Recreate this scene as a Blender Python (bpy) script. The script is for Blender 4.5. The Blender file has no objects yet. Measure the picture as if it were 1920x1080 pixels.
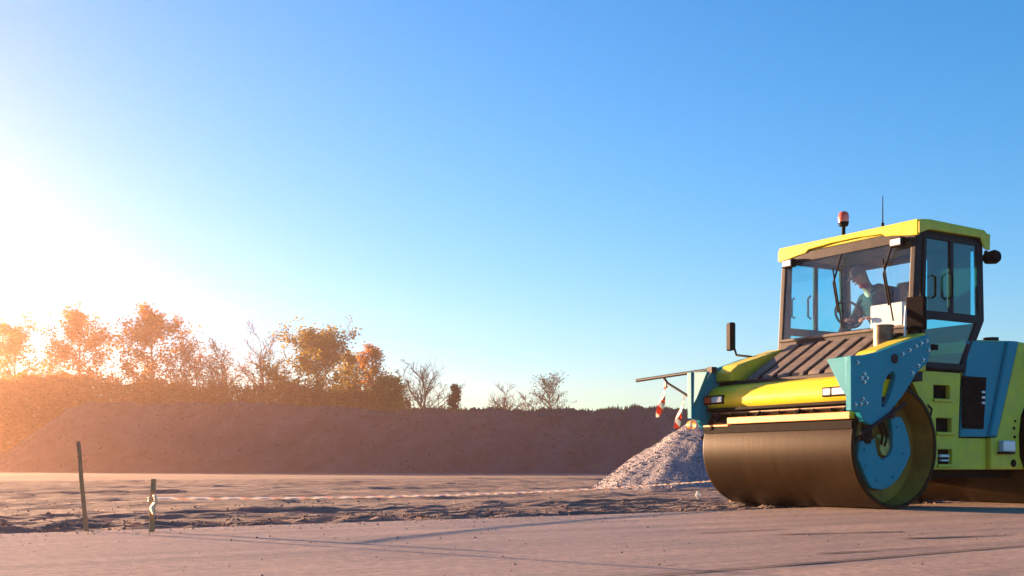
import bpy, bmesh, math, random
from mathutils import Vector, Matrix, noise
R = math.radians
scene = bpy.context.scene
COL = scene.collection

# ------------------------------------------------------------------ camera
FPX, HZ, HC = 2200.0, 874.0, 0.4475          # focal length / horizon row in 1920 px units, eye height in m
cam_d = bpy.data.cameras.new('camera')
cam_d.sensor_width = 36.0
cam_d.lens = FPX / 1920 * 36
cam_d.shift_y = (HZ - 540) / 1920
cam_d.clip_start, cam_d.clip_end = 0.05, 5000
cam = bpy.data.objects.new('camera', cam_d)
cam.location = (0, 0, HC)
cam.rotation_euler = (R(90), 0, 0)
COL.objects.link(cam)
scene.camera = cam

# ------------------------------------------------------------------ sky, sun, exposure
SUN_AZ, SUN_EL = -51.0, 6.6                  # degrees, azimuth from +Y towards +X
world = bpy.data.worlds.new('World')
scene.world = world
world.use_nodes = True
wn, wl = world.node_tree.nodes, world.node_tree.links
wn.clear()
sky = wn.new('ShaderNodeTexSky')
sky.sky_type = 'NISHITA'
sky.sun_disc = False
sky.sun_elevation = R(SUN_EL)
sky.sun_rotation = R(SUN_AZ)
sky.air_density, sky.dust_density, sky.ozone_density = 1.0, 0.2, 4.0
hs = wn.new('ShaderNodeHueSaturation')
hs.inputs['Saturation'].default_value = 1.16
hs.inputs['Hue'].default_value = 0.499
bg = wn.new('ShaderNodeBackground')
bg.inputs['Strength'].default_value = 0.055
wo = wn.new('ShaderNodeOutputWorld')
wl.new(sky.outputs[0], hs.inputs['Color'])
wl.new(hs.outputs[0], bg.inputs['Color'])
wl.new(bg.outputs[0], wo.inputs['Surface'])

sd = bpy.data.lights.new('sun', 'SUN')
sd.energy, sd.angle, sd.color = 5.0, R(0.7), (1.0, 0.59, 0.325)
sun = bpy.data.objects.new('sun', sd)
SDIR = Vector((math.sin(R(SUN_AZ)) * math.cos(R(SUN_EL)), math.cos(R(SUN_AZ)) * math.cos(R(SUN_EL)), math.sin(R(SUN_EL))))
sun.rotation_euler = (-SDIR).to_track_quat('-Z', 'Y').to_euler()
sun.location = SDIR * 60
COL.objects.link(sun)

vs = scene.view_settings
scene.display_settings.display_device = 'sRGB'
vs.view_transform, vs.look, vs.exposure, vs.gamma = 'Standard', 'None', 2.8, 1.0
vs.use_curve_mapping = False
cy = scene.cycles
cy.max_bounces, cy.diffuse_bounces, cy.glossy_bounces = 8, 3, 3
cy.transparent_max_bounces, cy.volume_bounces = 12, 0
cy.use_denoising = True

# ------------------------------------------------------------------ materials
def nd(nt, t, **kw):
    n = nt.nodes.new(t)
    for k, v in kw.items():
        setattr(n, k, v)
    return n

def mat(name, col, col2=None, rough=0.6, metal=0.0, scale=3.0, detail=6.0, stretch=(1, 1, 1), bump=0.0, bscale=None,
        bdist=0.02, spec=0.5, rvar=0.0, lo=0.35, hi=0.65, dust=None, coat=0.0, coords='Object'):
    m = bpy.data.materials.new(name)
    m.use_nodes = True
    nt = m.node_tree
    nt.nodes.clear()
    out = nd(nt, 'ShaderNodeOutputMaterial')
    p = nd(nt, 'ShaderNodeBsdfPrincipled')
    nt.links.new(p.outputs[0], out.inputs[0])
    p.inputs['Roughness'].default_value = rough
    p.inputs['Metallic'].default_value = metal
    p.inputs['Specular IOR Level'].default_value = spec
    p.inputs['Coat Weight'].default_value = coat
    tc = nd(nt, 'ShaderNodeTexCoord')
    mp = nd(nt, 'ShaderNodeMapping')
    mp.inputs['Scale'].default_value = stretch
    nt.links.new(tc.outputs[coords], mp.inputs[0])
    nz = nd(nt, 'ShaderNodeTexNoise')
    nz.inputs['Scale'].default_value = scale
    nz.inputs['Detail'].default_value = detail
    nz.inputs['Roughness'].default_value = 0.62
    nt.links.new(mp.outputs[0], nz.inputs[0])
    cr = nd(nt, 'ShaderNodeValToRGB')
    cr.color_ramp.elements[0].position = lo
    cr.color_ramp.elements[1].position = hi
    c2 = col2 if col2 is not None else tuple(c * 0.75 for c in col)
    cr.color_ramp.elements[0].color = (*c2, 1)
    cr.color_ramp.elements[1].color = (*col, 1)
    nt.links.new(nz.outputs[0], cr.inputs[0])
    last = cr.outputs[0]
    if dust:
        dcol, amt, ds = dust
        n2 = nd(nt, 'ShaderNodeTexNoise')
        n2.inputs['Scale'].default_value = ds
        n2.inputs['Detail'].default_value = 8
        n2.inputs['Roughness'].default_value = 0.7
        nt.links.new(tc.outputs[coords], n2.inputs[0])
        mr = nd(nt, 'ShaderNodeMapRange')
        mr.inputs[1].default_value, mr.inputs[2].default_value = 0.42, 0.72
        mr.inputs[3].default_value, mr.inputs[4].default_value = 0.0, amt
        nt.links.new(n2.outputs[0], mr.inputs[0])
        mx = nd(nt, 'ShaderNodeMix', data_type='RGBA')
        nt.links.new(mr.outputs[0], mx.inputs[0])
        nt.links.new(last, mx.inputs[6])
        mx.inputs[7].default_value = (*dcol, 1)
        last = mx.outputs[2]
        mr2 = nd(nt, 'ShaderNodeMath', operation='MULTIPLY_ADD')
        nt.links.new(mr.outputs[0], mr2.inputs[0])
        mr2.inputs[1].default_value, mr2.inputs[2].default_value = 0.45, rough
        nt.links.new(mr2.outputs[0], p.inputs['Roughness'])
    elif rvar:
        mr2 = nd(nt, 'ShaderNodeMath', operation='MULTIPLY_ADD')
        nt.links.new(nz.outputs[0], mr2.inputs[0])
        mr2.inputs[1].default_value, mr2.inputs[2].default_value = rvar, rough - rvar * 0.5
        nt.links.new(mr2.outputs[0], p.inputs['Roughness'])
    nt.links.new(last, p.inputs['Base Color'])
    if bump:
        b = nd(nt, 'ShaderNodeBump')
        b.inputs['Strength'].default_value = bump
        b.inputs['Distance'].default_value = bdist
        n3 = nd(nt, 'ShaderNodeTexNoise')
        n3.inputs['Scale'].default_value = bscale or scale * 4
        n3.inputs['Detail'].default_value = 5
        nt.links.new(mp.outputs[0], n3.inputs[0])
        nt.links.new(n3.outputs[0], b.inputs['Height'])
        nt.links.new(b.outputs[0], p.inputs['Normal'])
    return m

DUST = (0.30, 0.23, 0.16)
M = {}
M['lime'] = mat('lime_paint', (0.64, 0.55, 0.04), (0.56, 0.49, 0.035), rough=0.40, scale=2, spec=0.2, dust=(DUST, 0.38, 7))
M['yellow'] = mat('lime_paint_sunlit', (0.80, 0.60, 0.012), (0.74, 0.54, 0.01), rough=0.40, scale=2, spec=0.2, dust=(DUST, 0.28, 8))  # same lime paint on the front parts, sunlight's yellow put into the colour
M['sunorange'] = mat('sun_orange_paint', (0.78, 0.30, 0.015), (0.55, 0.20, 0.015), rough=0.45, scale=6, dust=(DUST, 0.5, 9))  # yellow bar paint with the low sun's orange mixed into the colour
M['blue'] = mat('teal_blue_paint', (0.0, 0.245, 0.33), (0.0, 0.21, 0.29), rough=0.42, scale=2, spec=0.12, dust=(DUST, 0.06, 6))
M['drum'] = mat('rolled_steel', (0.024, 0.0135, 0.005), (0.014, 0.008, 0.003), rough=0.38, spec=0.08, scale=2.2, stretch=(.25, 4, .25), detail=9, bump=0.05, bscale=9)
M['druminner'] = mat('drum_shell_inside', (0.40, 0.235, 0.04), (0.22, 0.12, 0.03), rough=0.7, spec=0.2, scale=3, dust=((0.34, 0.25, 0.04), 0.6, 4))
M['dark'] = mat('dark_frame_paint', (0.018, 0.020, 0.027), (0.013, 0.014, 0.019), rough=0.5, spec=0.10, scale=4, dust=(DUST, 0.05, 8))
M['black'] = mat('black_plastic', (0.004, 0.004, 0.005), (0.006, 0.0055, 0.0055), rough=0.7, spec=0.06, scale=6, dust=(DUST, 0.04, 9))
M['rubber'] = mat('black_rubber', (0.008, 0.008, 0.008), (0.012, 0.011, 0.011), rough=0.8, spec=0.06, scale=8)
M['slat'] = mat('dusty_tread_plate', (0.15, 0.135, 0.13), (0.085, 0.077, 0.075), rough=0.7, spec=0.1, scale=7, bump=0.15, bscale=50, dust=(DUST, 0.5, 12))
M['pale'] = mat('pale_grey_plastic', (0.72, 0.74, 0.74), (0.62, 0.64, 0.64), rough=0.5, scale=5)
M['chrome'] = mat('bright_bolt_steel', (0.55, 0.56, 0.58), (0.4, 0.4, 0.42), rough=0.25, metal=1.0, scale=10)
M['lens'] = mat('lamp_lens', (0.75, 0.76, 0.80), (0.6, 0.62, 0.66), rough=0.12, scale=12, spec=0.8, coat=1.0)
M['bluelens'] = mat('pale_blue_lens', (0.30, 0.50, 0.70), (0.25, 0.42, 0.62), rough=0.15, scale=12, coat=1.0)
M['orangelens'] = mat('orange_lens', (0.9, 0.13, 0.012), (0.7, 0.07, 0.008), rough=0.15, scale=9, coat=1.0)
M['mirrorface'] = mat('mirror_glass', (0.55, 0.6, 0.65), (0.5, 0.55, 0.6), rough=0.05, metal=1.0)
M['brownpipe'] = mat('heat_stained_steel', (0.20, 0.13, 0.085), (0.06, 0.045, 0.035), rough=0.45, metal=0.6, scale=6)
M['hub'] = mat('greasy_hub', (0.45, 0.44, 0.10), (0.22, 0.2, 0.06), rough=0.5, scale=14)
M['seat'] = mat('dark_seat_cloth', (0.018, 0.020, 0.026), rough=0.9, scale=20)
M['navy'] = mat('navy_work_jacket', (0.016, 0.022, 0.045), (0.010, 0.014, 0.03), rough=0.85, scale=14, bump=0.4, bscale=20)
M['denim'] = mat('denim_trousers', (0.03, 0.07, 0.13), (0.02, 0.05, 0.10), rough=0.9, scale=16, bump=0.4, bscale=25)
M['skin'] = mat('skin', (0.42, 0.21, 0.14), (0.36, 0.17, 0.11), rough=0.55, scale=9)
M['redscarf'] = mat('red_scarf', (0.5, 0.03, 0.05), (0.35, 0.02, 0.03), rough=0.8, scale=9)
M['capcloth'] = mat('grey_blue_cap', (0.055, 0.075, 0.11), rough=0.9, scale=12)
M['wood'] = mat('stake_wood', (0.50, 0.28, 0.13), (0.34, 0.18, 0.08), rough=0.8, scale=8, stretch=(1, 1, 0.12), bump=0.3, bscale=30)
M['paper'] = mat('white_plastic_sheet', (0.82, 0.80, 0.78), (0.74, 0.72, 0.7), rough=0.5, scale=9)
M['bark'] = mat('tree_bark', (0.16, 0.115, 0.085), (0.08, 0.058, 0.045), rough=0.9, scale=2)
M['birchbark'] = mat('birch_bark', (0.42, 0.37, 0.32), (0.12, 0.09, 0.07), rough=0.8, scale=1.3, stretch=(1, 1, 3))
M['twig'] = mat('twig', (0.17, 0.10, 0.075), (0.11, 0.065, 0.05), rough=0.9, scale=1)

def glass(name, tint, refl=1.0):
    m = bpy.data.materials.new(name)
    m.use_nodes = True
    nt = m.node_tree
    nt.nodes.clear()
    out = nd(nt, 'ShaderNodeOutputMaterial')
    tr = nd(nt, 'ShaderNodeBsdfTransparent')
    tr.inputs[0].default_value = (*tint, 1)
    gl = nd(nt, 'ShaderNodeBsdfGlossy')
    gl.inputs['Roughness'].default_value = 0.03
    fr = nd(nt, 'ShaderNodeLayerWeight')
    fr.inputs[0].default_value = 0.5
    pw = nd(nt, 'ShaderNodeMath', operation='POWER')
    pw.inputs[1].default_value = 4.0
    nt.links.new(fr.outputs['Facing'], pw.inputs[0])
    mu = nd(nt, 'ShaderNodeMath', operation='MULTIPLY_ADD')
    mu.inputs[1].default_value = 0.8 * refl
    mu.inputs[2].default_value = 0.05 * refl
    mu.use_clamp = True
    nt.links.new(pw.outputs[0], mu.inputs[0])
    mx = nd(nt, 'ShaderNodeMixShader')
    nt.links.new(mu.outputs[0], mx.inputs[0])
    nt.links.new(tr.outputs[0], mx.inputs[1])
    nt.links.new(gl.outputs[0], mx.inputs[2])
    df = nd(nt, 'ShaderNodeBsdfDiffuse')          # thin dusty film and wiper smears
    df.inputs[0].default_value = (0.45, 0.42, 0.38, 1)
    tc = nd(nt, 'ShaderNodeTexCoord')
    nz = nd(nt, 'ShaderNodeTexNoise')
    nz.inputs['Scale'].default_value, nz.inputs['Detail'].default_value = 4.0, 7.0
    nt.links.new(tc.outputs['Object'], nz.inputs[0])
    mr = nd(nt, 'ShaderNodeMapRange')
    mr.inputs[1].default_value, mr.inputs[2].default_value = 0.4, 0.75
    mr.inputs[3].default_value, mr.inputs[4].default_value = 0.003, 0.03
    nt.links.new(nz.outputs[0], mr.inputs[0])
    m2 = nd(nt, 'ShaderNodeMixShader')
    nt.links.new(mr.outputs[0], m2.inputs[0])
    nt.links.new(mx.outputs[0], m2.inputs[1])
    nt.links.new(df.outputs[0], m2.inputs[2])
    nt.links.new(m2.outputs[0], out.inputs[0])
    return m
M['glass'] = glass('tinted_glass', (0.46, 0.88, 0.95), 1.0)
M['glassfront'] = glass('windscreen_glass', (0.95, 0.985, 0.99), 0.6)

def leafmat(name, a, b, trans=0.5):
    m = bpy.data.materials.new(name)
    m.use_nodes = True
    nt = m.node_tree
    nt.nodes.clear()
    out = nd(nt, 'ShaderNodeOutputMaterial')
    g = nd(nt, 'ShaderNodeNewGeometry')
    cr = nd(nt, 'ShaderNodeValToRGB')
    cr.color_ramp.elements[0].color = (*a, 1)
    cr.color_ramp.elements[1].color = (*b, 1)
    nt.links.new(g.outputs['Random Per Island'], cr.inputs[0])
    d = nd(nt, 'ShaderNodeBsdfDiffuse')
    t = nd(nt, 'ShaderNodeBsdfTranslucent')
    nt.links.new(cr.outputs[0], d.inputs[0])
    nt.links.new(cr.outputs[0], t.inputs[0])
    mx = nd(nt, 'ShaderNodeMixShader')
    mx.inputs[0].default_value = trans
    nt.links.new(d.outputs[0], mx.inputs[1])
    nt.links.new(t.outputs[0], mx.inputs[2])
    nt.links.new(mx.outputs[0], out.inputs[0])
    return m
M['leafgold'] = leafmat('golden_leaves', (0.34, 0.115, 0.018), (0.40, 0.19, 0.03))
M['leafgreen'] = leafmat('spring_green_leaves', (0.16, 0.14, 0.02), (0.34, 0.24, 0.03))
M['leafrust'] = leafmat('rust_buds', (0.26, 0.10, 0.05), (0.32, 0.15, 0.07))
M['leafdark'] = leafmat('dark_needles', (0.035, 0.03, 0.03), (0.06, 0.045, 0.035), 0.2)
M['brush'] = leafmat('brown_undergrowth', (0.19, 0.075, 0.02), (0.28, 0.125, 0.03), 0.55)
M['dryg'] = leafmat('dry_grass', (0.10, 0.085, 0.05), (0.2, 0.16, 0.08), 0.3)

# striped barrier tape: the stripe runs along the ribbon's UV
def tapemat(nm, red, cut):
    m = bpy.data.materials.new(nm)
    m.use_nodes = True
    nt = m.node_tree
    p = nt.nodes['Principled BSDF']
    p.inputs['Roughness'].default_value = 0.4
    uv = nd(nt, 'ShaderNodeTexCoord')
    sx = nd(nt, 'ShaderNodeSeparateXYZ')
    nt.links.new(uv.outputs['UV'], sx.inputs[0])
    ad = nd(nt, 'ShaderNodeMath', operation='ADD')
    nt.links.new(sx.outputs[0], ad.inputs[0])
    nt.links.new(sx.outputs[1], ad.inputs[1])
    fr = nd(nt, 'ShaderNodeMath', operation='FRACT')
    nt.links.new(ad.outputs[0], fr.inputs[0])
    gt = nd(nt, 'ShaderNodeMath', operation='GREATER_THAN')
    gt.inputs[1].default_value = cut
    nt.links.new(fr.outputs[0], gt.inputs[0])
    mx = nd(nt, 'ShaderNodeMix', data_type='RGBA')
    mx.inputs[6].default_value = (0.80, 0.76, 0.72, 1)
    mx.inputs[7].default_value = (*red, 1)
    nt.links.new(gt.outputs[0], mx.inputs[0])
    nt.links.new(mx.outputs[2], p.inputs['Base Color'])
    tr = nd(nt, 'ShaderNodeBsdfTranslucent')
    nt.links.new(mx.outputs[2], tr.inputs[0])
    ms = nd(nt, 'ShaderNodeMixShader')
    ms.inputs[0].default_value = 0.35
    nt.links.new(p.outputs[0], ms.inputs[1])
    nt.links.new(tr.outputs[0], ms.inputs[2])
    nt.links.new(ms.outputs[0], nt.nodes['Material Output'].inputs[0])
    return m
M['tape'] = tapemat('faded_red_white_tape', (0.76, 0.54, 0.46), 0.78)
M['redtape'] = tapemat('red_white_tape', (0.62, 0.09, 0.04), 0.42)

# ------------------------------------------------------------------ mesh helpers
class MB:
    def __init__(s):
        s.v, s.f = [], []
    def add(s, vs, fs):
        o = len(s.v)
        s.v += [tuple(v) for v in vs]
        s.f += [tuple(i + o for i in f) for f in fs]
        return s
    def box(s, c, d, rot=None):
        hx, hy, hz = d[0] / 2, d[1] / 2, d[2] / 2
        P = [Vector((x, y, z)) for x in (-hx, hx) for y in (-hy, hy) for z in (-hz, hz)]
        if rot is not None:
            P = [rot @ p for p in P]
        c = Vector(c)
        return s.add([p + c for p in P], [(0, 1, 3, 2), (4, 6, 7, 5), (0, 4, 5, 1), (2, 3, 7, 6), (0, 2, 6, 4), (1, 5, 7, 3)])
    def b(s, x0, x1, y0, y1, z0, z1):
        return s.box(((x0 + x1) / 2, (y0 + y1) / 2, (z0 + z1) / 2), (abs(x1 - x0), abs(y1 - y0), abs(z1 - z0)))
    def bar(s, p0, p1, w, h):
        p0, p1 = Vector(p0), Vector(p1)
        d = p1 - p0
        q = d.to_track_quat('X', 'Z').to_matrix()
        return s.box((p0 + p1) / 2, (d.length, w, h), q)
    def tube(s, pts, rad, n=10, caps=True):
        pts = [Vector(p) for p in pts]
        if not isinstance(rad, (list, tuple)):
            rad = [rad] * len(pts)
        vs, fs = [], []
        up = None
        for i, p in enumerate(pts):
            a = pts[max(i - 1, 0)]
            b = pts[min(i + 1, len(pts) - 1)]
            t = (b - a)
            t = t.normalized() if t.length > 1e-9 else Vector((0, 0, 1))
            if up is None:
                up = Vector((0, 0, 1)) if abs(t.z) < 0.9 else Vector((1, 0, 0))
            u = (up - t * up.dot(t)).normalized()
            w = t.cross(u)
            up = u
            for k in range(n):
                an = 2 * math.pi * k / n
                vs.append(p + (u * math.cos(an) + w * math.sin(an)) * rad[i])
        for i in range(len(pts) - 1):
            for k in range(n):
                k2 = (k + 1) % n
                fs.append((i * n + k, i * n + k2, (i + 1) * n + k2, (i + 1) * n + k))
        if caps:
            fs.append(tuple(range(n - 1, -1, -1)))
            fs.append(tuple((len(pts) - 1) * n + k for k in range(n)))
        return s.add(vs, fs)
    def lathe_y(s, prof, c, n=48, closed=False):
        # prof: list of (y, r) about an axis parallel to local Y through c
        vs, fs = [], []
        m = len(prof)
        for k in range(n):
            an = 2 * math.pi * k / n
            for (y, r) in prof:
                vs.append((c[0] + r * math.cos(an), c[1] + y, c[2] + r * math.sin(an)))
        for k in range(n):
            k2 = (k + 1) % n
            for i in range(m - 1 if not closed else m):
                j = (i + 1) % m
                fs.append((k * m + i, k * m + j, k2 * m + j, k2 * m + i))
        return s.add(vs, fs)
    def prism(s, outer, a0, a1, holes=(), axis='y'):
        # polygon in the plane normal to axis, given as the two other coords in xyz order
        bm = bmesh.new()
        edges = []
        def mk(p):
            return {'y': (p[0], a0, p[1]), 'x': (a0, p[0], p[1]), 'z': (p[0], p[1], a0)}[axis]
        for loop in (outer, *holes):
            vs = [bm.verts.new(mk(p)) for p in loop]
            for i in range(len(vs)):
                edges.append(bm.edges.new((vs[i], vs[(i + 1) % len(vs)])))
        if holes:
            bmesh.ops.triangle_fill(bm, use_beauty=True, edges=edges)
        else:
            bm.faces.new(vs)
        r = bmesh.ops.extrude_face_region(bm, geom=bm.faces[:])
        d = a1 - a0
        vec = {'y': (0, d, 0), 'x': (d, 0, 0), 'z': (0, 0, d)}[axis]
        bmesh.ops.translate(bm, vec=vec, verts=[g for g in r['geom'] if isinstance(g, bmesh.types.BMVert)])
        bmesh.ops.recalc_face_normals(bm, faces=bm.faces[:])
        bm.verts.index_update()
        s.add([v.co.copy() for v in bm.verts], [[v.index for v in f.verts] for f in bm.faces])
        bm.free()
        return s
    def mesh(s, name):
        me = bpy.data.meshes.new(name)
        me.from_pydata(s.v, [], s.f)
        me.update()
        return me
    def build(s, name, m, parent=None, bevel=0.0, smooth=None, seg=2, fixn=True):
        me = s.mesh(name)
        if fixn and len(s.f) < 20000:
            bm = bmesh.new()
            bm.from_mesh(me)
            bmesh.ops.recalc_face_normals(bm, faces=bm.faces[:])
            bm.to_mesh(me)
            bm.free()
        if m: me.materials.append(m)
        o = bpy.data.objects.new(name, me)
        COL.objects.link(o)
        if parent is not None:
            o.parent = parent
        if smooth:
            for p in me.polygons:
                p.use_smooth = True
            me.set_sharp_from_angle(angle=R(smooth))
        if bevel:
            bv = o.modifiers.new('edge', 'BEVEL')
            bv.width, bv.segments, bv.limit_method, bv.angle_limit = bevel, seg, 'ANGLE', R(35)
        return o

def empty(name, loc, rz=0.0):
    o = bpy.data.objects.new(name, None)
    o.location = loc
    o.rotation_euler = (0, 0, rz)
    o.empty_display_size = 0.3
    COL.objects.link(o)
    return o
def tag(o, label=None, cat=None, group=None, kind=None):
    if label: o['label'] = label
    if cat: o['category'] = cat
    if group: o['group'] = group
    if kind: o['kind'] = kind
    return o
def gx(px, d):            # metres right of the camera axis for a bearing seen at column px
    return (px - 960) / FPX * d
def gz(py, d):            # height at distance d for something seen at row py
    return HC + (HZ - py) / FPX * d
rnd = random.Random(7)
def fbm(x, y, z=0.0, o=4):
    return noise.fractal(Vector((x, y, z)), 1.0, 2.0, o)

# ------------------------------------------------------------------ road, ground, berm
E0 = Vector((-3.41, 7.81, 0))                     # a point on the road's far edge
ED = Vector((5.22, 3.91, 0)).normalized()         # along the road
EN = Vector((ED.y, -ED.x, 0))                     # from the edge across the road, towards the camera

M['soil'] = mat('bare_soil', (0.165, 0.098, 0.068), (0.07, 0.042, 0.031), rough=0.85, scale=1.1, detail=12, lo=0.36, hi=0.64, stretch=(0.25, 1.0, 1.0), bump=0.7, bscale=9, bdist=0.06,
                dust=((0.17, 0.135, 0.135), 0.8, 0.16), coords='Object')
M['bermsoil'] = mat('berm_soil', (0.076, 0.068, 0.084), (0.042, 0.037, 0.047), rough=0.95, scale=0.35, detail=10, bump=0.5, bscale=2.5, bdist=0.25, spec=0.2)
M['stone'] = mat('crushed_stone', (0.31, 0.29, 0.30), (0.11, 0.108, 0.13), rough=0.8, scale=16, detail=5, lo=0.38, hi=0.62, bump=0.8, bscale=30, bdist=.03)
M['clod'] = mat('soil_clod', (0.20, 0.13, 0.10), (0.09, 0.06, 0.05), rough=0.9, scale=6)

def asphalt():
    m = bpy.data.materials.new('fresh_asphalt')
    m.use_nodes = True
    nt = m.node_tree
    p = nt.nodes['Principled BSDF']
    tc = nd(nt, 'ShaderNodeTexCoord')
    def noi(sc, det, stretch=None, rg=0.6):
        n = nd(nt, 'ShaderNodeTexNoise')
        n.inputs['Scale'].default_value, n.inputs['Detail'].default_value, n.inputs['Roughness'].default_value = sc, det, rg
        if stretch:
            mp = nd(nt, 'ShaderNodeMapping')
            mp.inputs['Scale'].default_value = stretch
            nt.links.new(tc.outputs['Object'], mp.inputs[0])
            nt.links.new(mp.outputs[0], n.inputs[0])
        else:
            nt.links.new(tc.outputs['Object'], n.inputs[0])
        return n
    grain = noi(15, 9, rg=0.88)
    streak = noi(1.0, 7, (0.16, 2.6, 1), 0.62)
    blot = noi(0.55, 6)
    r1 = nd(nt, 'ShaderNodeValToRGB')
    r1.color_ramp.elements[0].position, r1.color_ramp.elements[1].position = 0.30, 0.72
    r1.color_ramp.elements[0].color = (0.20, 0.15, 0.12, 1)
    r1.color_ramp.elements[1].color = (0.41, 0.305, 0.228, 1)
    nt.links.new(streak.outputs[0], r1.inputs[0])
    r2 = nd(nt, 'ShaderNodeValToRGB')
    r2.color_ramp.elements[0].position, r2.color_ramp.elements[1].position = 0.38, 0.62
    r2.color_ramp.elements[0].color = (0.45, 0.44, 0.44, 1)
    r2.color_ramp.elements[1].color = (1.36, 1.31, 1.24, 1)
    nt.links.new(grain.outputs[0], r2.inputs[0])
    m1 = nd(nt, 'ShaderNodeMix', data_type='RGBA', blend_type='MULTIPLY')
    m1.inputs[0].default_value = 1.0
    nt.links.new(r1.outputs[0], m1.inputs[6])
    nt.links.new(r2.outputs[0], m1.inputs[7])
    r3 = nd(nt, 'ShaderNodeValToRGB')
    r3.color_ramp.elements[0].position, r3.color_ramp.elements[1].position = 0.35, 0.65
    r3.color_ramp.elements[0].color = (0.82, 0.82, 0.84, 1)
    r3.color_ramp.elements[1].color = (1.06, 1.04, 1.0, 1)
    nt.links.new(blot.outputs[0], r3.inputs[0])
    m2 = nd(nt, 'ShaderNodeMix', data_type='RGBA', blend_type='MULTIPLY')
    m2.inputs[0].default_value = 1.0
    nt.links.new(m1.outputs[2], m2.inputs[6])
    nt.links.new(r3.outputs[0], m2.inputs[7])
    nt.links.new(m2.outputs[2], p.inputs['Base Color'])
    p.inputs['Roughness'].default_value = 0.62
    b = nd(nt, 'ShaderNodeBump')
    b.inputs['Strength'].default_value, b.inputs['Distance'].default_value = 0.6, 0.012
    nt.links.new(grain.outputs[0], b.inputs['Height'])
    b2 = nd(nt, 'ShaderNodeBump')
    b2.inputs['Strength'].default_value, b2.inputs['Distance'].default_value = 0.25, 0.03
    nt.links.new(streak.outputs[0], b2.inputs['Height'])
    nt.links.new(b.outputs[0], b2.inputs['Normal'])
    nt.links.new(b2.outputs[0], p.inputs['Normal'])
    return m
M['asphalt'] = asphalt()
M['joint'] = mat('dark_asphalt_joint', (0.055, 0.042, 0.036), (0.10, 0.075, 0.06), rough=0.7, scale=9)

# road: local x along the road, local y across it from the far edge towards the camera
RO = E0.copy()
road_rz = math.atan2(ED.y, ED.x)
def road_pt(u, p, z=0.0):
    return E0 + ED * u + EN * p + Vector((0, 0, z))
mb = MB()
us = [-120 + i * 8 for i in range(14)] + [-8 + i * 0.12 for i in range(270)] + [24.4 + i * 8 for i in range(13)]
ps = [0, 0.08, 0.3, 1, 2, 4, 8, 14]
for u in us:
    wob = 0.05 * fbm(u * 0.7, 3.1) + 0.025 * fbm(u * 3.7, 9.0)
    for j, p in enumerate(ps):
        z = -0.012 if j == 0 else 0.0
        mb.v.append((u, -(p + wob * (1 if j < 2 else 0)), z))
    mb.v.append((u, -(wob - 0.06), -0.12))
n = len(ps) + 1
for i in range(len(us) - 1):
    for j in range(len(ps) - 1):
        mb.f.append((i * n + j, i * n + j + 1, (i + 1) * n + j + 1, (i + 1) * n + j))
    mb.f.append((i * n + len(ps), i * n, (i + 1) * n, (i + 1) * n + len(ps)))
road = mb.build('road', M['asphalt'])
road.location, road.rotation_euler = RO, (0, 0, road_rz)
tag(road, 'freshly rolled pale brown asphalt road across the foreground', kind='structure')

def joint(p0, u0, p1, u1, w, seed):
    m = MB()
    k = 60
    for i in range(k + 1):
        t = i / k
        u = u0 + (u1 - u0) * t
        p = p0 + (p1 - p0) * t + 0.02 * fbm(u * 0.9, seed)
        ww = w * (0.35 + 0.65 * min(1, 6 * t, 6 * (1 - t))) * (0.75 + 0.5 * fbm(u * 2.3, seed + 5))
        m.v += [(u, -(p - ww / 2), 0.004), (u, -(p + ww / 2), 0.004)]
    m.f = [(2 * i, 2 * i + 1, 2 * i + 3, 2 * i + 2) for i in range(k)]
    return m.build('asphalt_joint', M['joint'], road)
def up_of(px, py):
    d = HC * FPX / (py - HZ)
    q = Vector((gx(px, d), d, 0)) - E0
    return q.dot(ED), q.dot(EN)
for (a, b_, w, sd_) in (((1180, 1084), (2050, 1013), 0.055, 1.0), ((1300, 1001), (1480, 992), 0.05, 2.0), ((1440, 1003), (1700, 997), 0.09, 3.0),
                        ((1680, 1011), (1890, 1004), 0.09, 4.0), ((1530, 1039), (1650, 1033), 0.05, 5.0), ((1650, 1031), (1770, 1027), 0.03, 6.0)):
    u0, p0 = up_of(*a)
    u1, p1 = up_of(*b_)
    joint(p0, u0, p1, u1, w, sd_)

# far ground sheet
mb = MB()
mb.add([(-230, -60, -0.13), (230, -60, -0.13), (230, 330, -0.13), (-230, 330, -0.13)], [(0, 1, 2, 3)])
g = mb.build('ground', M['soil'], fixn=False)
tag(g, 'bare brown building site ground stretching to the far berm', kind='structure')

# churned verge between the road edge and the yard (real relief)
def verge_h(u, w):        # w: metres beyond the road edge
    fade = min(1, max(0, (40 - w) / 10)) * min(1, max(0, (u + 30) / 5))
    h = -0.075 + 0.03 * fbm(u * 0.35, w * 0.8, 1.0)
    near = math.exp(-((w - 0.9) / 0.9) ** 2)
    mid = math.exp(-((w - 3.3) / 1.1) ** 2)
    h += near * (0.05 + 0.06 * fbm(u * 0.6, w * 2.4, 4.0) + 0.035 * fbm(u * 3.2, w * 4.5, 2.0))
    h += mid * (0.04 + 0.07 * fbm(u * 0.5, w * 1.8, 8.0))
    h += 0.025 * fbm(u * 2.2, w * 3.0, 6.0) + 0.02 * (near + mid) * fbm(u * 9.0, w * 11.0, 3.0)
    if w > 4:
        k = min(1, (w - 4) / 3)
        h += k * (0.05 * fbm(u * 0.10, w * 0.55, 12.0) + 0.05 * abs(fbm(u * 0.22, w * 1.1, 15.0)))
    return h * fade + (1 - fade) * -0.125
us = [-30 + i * 0.5 for i in range(48)] + [-6 + i * 0.13 for i in range(250)] + [26.5 + i * .5 for i in range(30)]
ws = [-0.25 + i * 0.07 for i in range(75)] + [5.0 + i * 0.25 for i in range(141)]
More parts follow.
